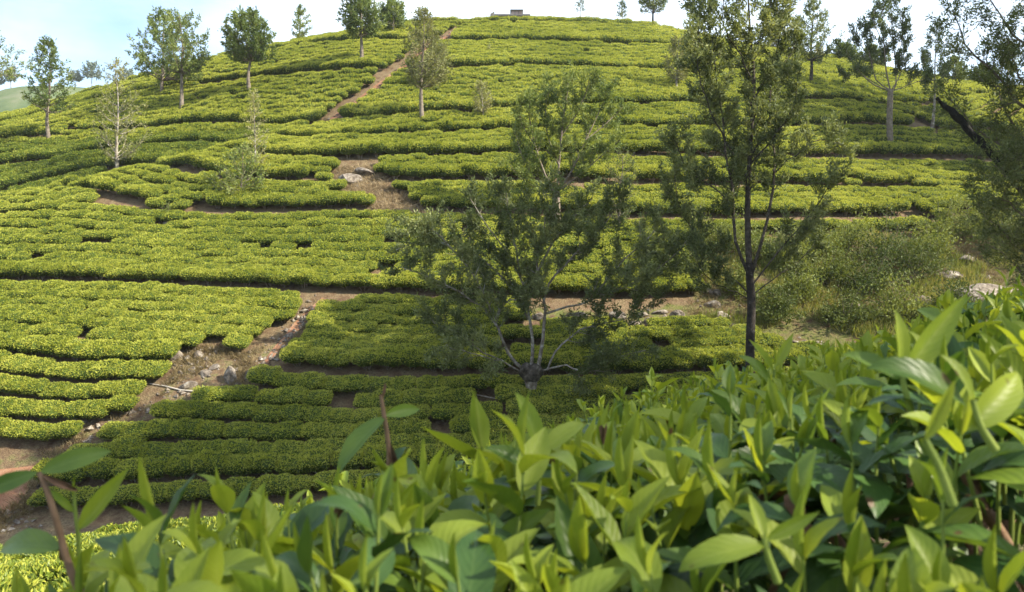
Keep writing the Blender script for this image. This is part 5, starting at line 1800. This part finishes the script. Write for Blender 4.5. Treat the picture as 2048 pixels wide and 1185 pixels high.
SPECIAL = []
special(4, [(175, 1215), (140, 1140), (115, 1050), (95, 985), (78, 945)], 0.62, 0.0034,
        [('half', (80, 945), (222, 896), 0.02, 1, 0.2), ('half', (74, 945), (-60, 992), -0.03, 3, -0.3), ('half', (122, 1098), (-25, 1072), 0.02, 1, 0.1), ('brown', (84, 950), (158, 985), 0.0, 1, 0.4), ('brown', (122, 1090), (126, 1140), 0.0, 0, 0.3)])
special(4, [(162, 1215), (158, 1130), (156, 1070), (150, 1020), (148, 985)], 0.66, 0.0022,
        [('young', (157, 1060), (262, 942), 0.01, 2, 0.1), ('young', (148, 1025), (100, 982), 0.0, 4, 0.0), ('bud', (148, 1000), (148, 950), 0.0, 0, 0)], 'green')
special(1, [(742, 1025), (760, 970), (778, 935), (776, 880), (768, 830), (762, 790)], 0.80, 0.0034,
        [('half', (772, 834), (655, 930), -0.04, 1, 0.5), ('half', (770, 832), (842, 812), 0.03, 0, 0.3), ('brown', (764, 800), (772, 764), 0.0, 1, 0.2), ('brown', (776, 880), (800, 965), 0.0, 1, 0.2)])
special(1, [(1075, 1010), (1078, 960), (1080, 910)], 0.72, 0.0028,
        [('young', (1080, 900), (1042, 784), 0.0, 5, 0.15), ('young', (1082, 905), (1172, 832), 0.02, 1, -0.2), ('half', (1076, 950), (985, 886), -0.02, 5, 0.2)], 'green')
special(2, [(1540, 860), (1545, 790), (1548, 740)], 1.15, 0.003,
        [('young', (1546, 745), (1502, 682), 0.0, 4, 0.1), ('young', (1549, 735), (1585, 672), 0.02, 2, 0.0), ('half', (1544, 780), (1498, 700), -0.02, 1, 0.2), ('bud', (1549, 730), (1548, 690), 0, 0, 0)], 'green')
special(0, [(1905, 1010), (1880, 940), (1850, 880)], 0.45, 0.003,
        [('young', (1850, 880), (1905, 765), 0.0, 2, 0.1)], 'green')
special(0, [(1990, 900), (1960, 850), (1945, 800)], 0.52, 0.003,
        [('young', (1935, 860), (2060, 735), 0.02, 5, 0.2), ('young', (1945, 800), (1905, 700), 0.0, 1, 0.1), ('half', (1930, 810), (1780, 690), -0.02, 3, 0.1)], 'green')
special(0, [(1830, 850), (1810, 780), (1800, 735)], 0.62, 0.003,
        [('young', (1802, 745), (1800, 622), 0.0, 0, 0.1), ('young', (1806, 750), (1922, 602), 0.02, 2, 0.2), ('half', (1800, 760), (1700, 690), 0.0, 1, 0.0)], 'green')
special(0, [(1555, 1165), (1535, 1110), (1528, 1075)], 0.50, 0.003,
        [('young', (1530, 1090), (1355, 1110), -0.02, 3, 0.3), ('young', (1532, 1080), (1636, 1030), 0.0, 2, 0.1), ('young', (1528, 1080), (1500, 985), 0.02, 0, 0)], 'green')

npart = 0
for bi, (cx, cy) in enumerate(CENTRES):
    gz = float(height(cx, cy))
    org = Vector((cx, cy, gz))
    e = bpy.data.objects.new('tea_bush', None)
    C.objects.link(e)
    e.location = org
    tag(e, NAMES_FG[bi], 'tea bush', 'tea bushes before the camera')
    lst = sorted(bush_shoots[bi], key=lambda q: q[0])
    budget = 285
    for _, top, me_, lv in [s for s in SPECIAL if s[0] == bi]:
        so = link('shoot', me_, e, top - org)
        for kind, var, mx in lv:
            lo = link('bud' if kind == 'bud' else 'leaf', LEAF[kind][var], so)
            lo.matrix_basis = Matrix.Translation(top).inverted() @ mx
            budget -= kind != 'bud'
    stuff = [[], [], []]
    sv, sq, soff = [], [], 0
    near_m = {k: [] for k in ORDER}
    for d_, (top, ax, ln, lv), sk in lst:
        Rm = ax.to_track_quat('Z', 'Y').to_matrix().to_4x4()
        Sm = Matrix.Translation(top - ax * ln) @ Rm @ Matrix.Scale(ln, 4)
        nl_ = sum(1 for q in lv if q[0] != 'bud')
        qx, qy = project(np.array(top))
        if budget >= nl_ and -60 < qx < 2110 and qy < 1260:
            so = link('shoot', stem_me[sk], e)
            so.matrix_basis = Matrix.Translation(-org) @ Sm
            inv = Sm.inverted()
            for kind, var, mx in lv:
                lo = link('bud' if kind == 'bud' else 'leaf', LEAF[kind][var], so)
                lo.matrix_basis = inv @ mx
            budget -= nl_
        else:
            for kind, var, mx in lv:
                near_m[kind].append((var, mx))
            V = np.array([v.co[:] for v in stem_me[sk].vertices])
            A4 = np.array(Sm)
            V = V @ A4[:3, :3].T + A4[:3, 3]
            sv.append(V)
    for kind, var, mx in bush_stuff[bi]:
        near_m[kind].append((var, mx))
    # everything past the pickable leaves: one joined foliage part
    Vs, Qs, UVs, MI, off = [], [], [], [], 0
    for mi, kind in enumerate(ORDER):
        for var, mx in near_m[kind]:
            V, Q, UV = SHAPE[kind][var]
            A4 = np.array(mx)
            W_ = V @ A4[:3, :3].T + A4[:3, 3] - np.array(org)
            Vs.append(W_); Qs.append(Q + off); UVs.append(UV); MI.append(np.full(len(Q), mi)); off += len(V)
    if Vs:
        V, Q, UV = np.concatenate(Vs), np.concatenate(Qs), np.concatenate(UVs)
        me = mesh_np('foliage', V, Q, [M['young'], M['half'], M['old'], M['brown'], M['young']], np.concatenate(MI), smooth=True)
        uvl = me.uv_layers.new(name='UVMap')
        uvl.data.foreach_set('uv', UV[Q.ravel()].astype(np.float32).ravel())
        fo = link('foliage', me, e)
        fo['kind'] = 'stuff'
    # woody frame
    parts = []
    for k in range(14):
        a = k * 2.4
        r = 0.42 * math.sqrt((k + .5) / 14)
        tx, ty = cx + math.cos(a) * r, cy + math.sin(a) * r
        tip = np.array([tx, ty, float(table(tx, ty)) - 0.06]) - np.array(org)
        fork = np.array([math.cos(a) * .10, math.sin(a) * .10, 0.28])
        parts.append(tube(smooth_line([np.array([math.cos(a) * .03, math.sin(a) * .03, -0.1]), fork, fork * .4 + tip * .6 + rf.normal(size=3) * .02, tip], 8), np.linspace(0.016, 0.004, 8), 6))
    V, Q = join_parts(parts)
    link('branch', mesh_np('branch', V, Q, M['brown_stem'], smooth=True), e)
    # stems of the farther shoots
    if sv:
        nV = len(sv[0])
        q0 = np.array([p.vertices[:] for p in stem_me['green'].polygons])
        so = link('shoot', mesh_np('shoot', np.concatenate(sv) - np.array(org), np.concatenate([q0 + i * nV for i in range(len(sv))]), M['green_stem'], smooth=True), e)
        so['kind'] = 'stuff'

# ------------------------------------------------------------------ the air
zmax = 64.0
x0, x1, y0, y1 = gx[0] - 5, gx[-1] + 5, gy[0] - 5, gy[-1] + 5
V, Q = box_vq(x0, x1, y0, y1, float(GZ.min()) - 1.0, zmax)
hm, hn, hl, hout = new_mat('haze')
pv = hn.new('ShaderNodeVolumePrincipled')
pv.inputs['Color'].default_value = (0.86, 0.92, 1.0, 1)
pv.inputs['Density'].default_value = 0.00028
pv.inputs['Anisotropy'].default_value = 0.3
hl.new(pv.outputs[0], hout.inputs['Volume'])
tag(link('haze', mesh_np('haze', V, Q, hm)), 'thin bright haze over the valley', 'haze', kind='stuff')
scene.cycles.volume_bounces = 1
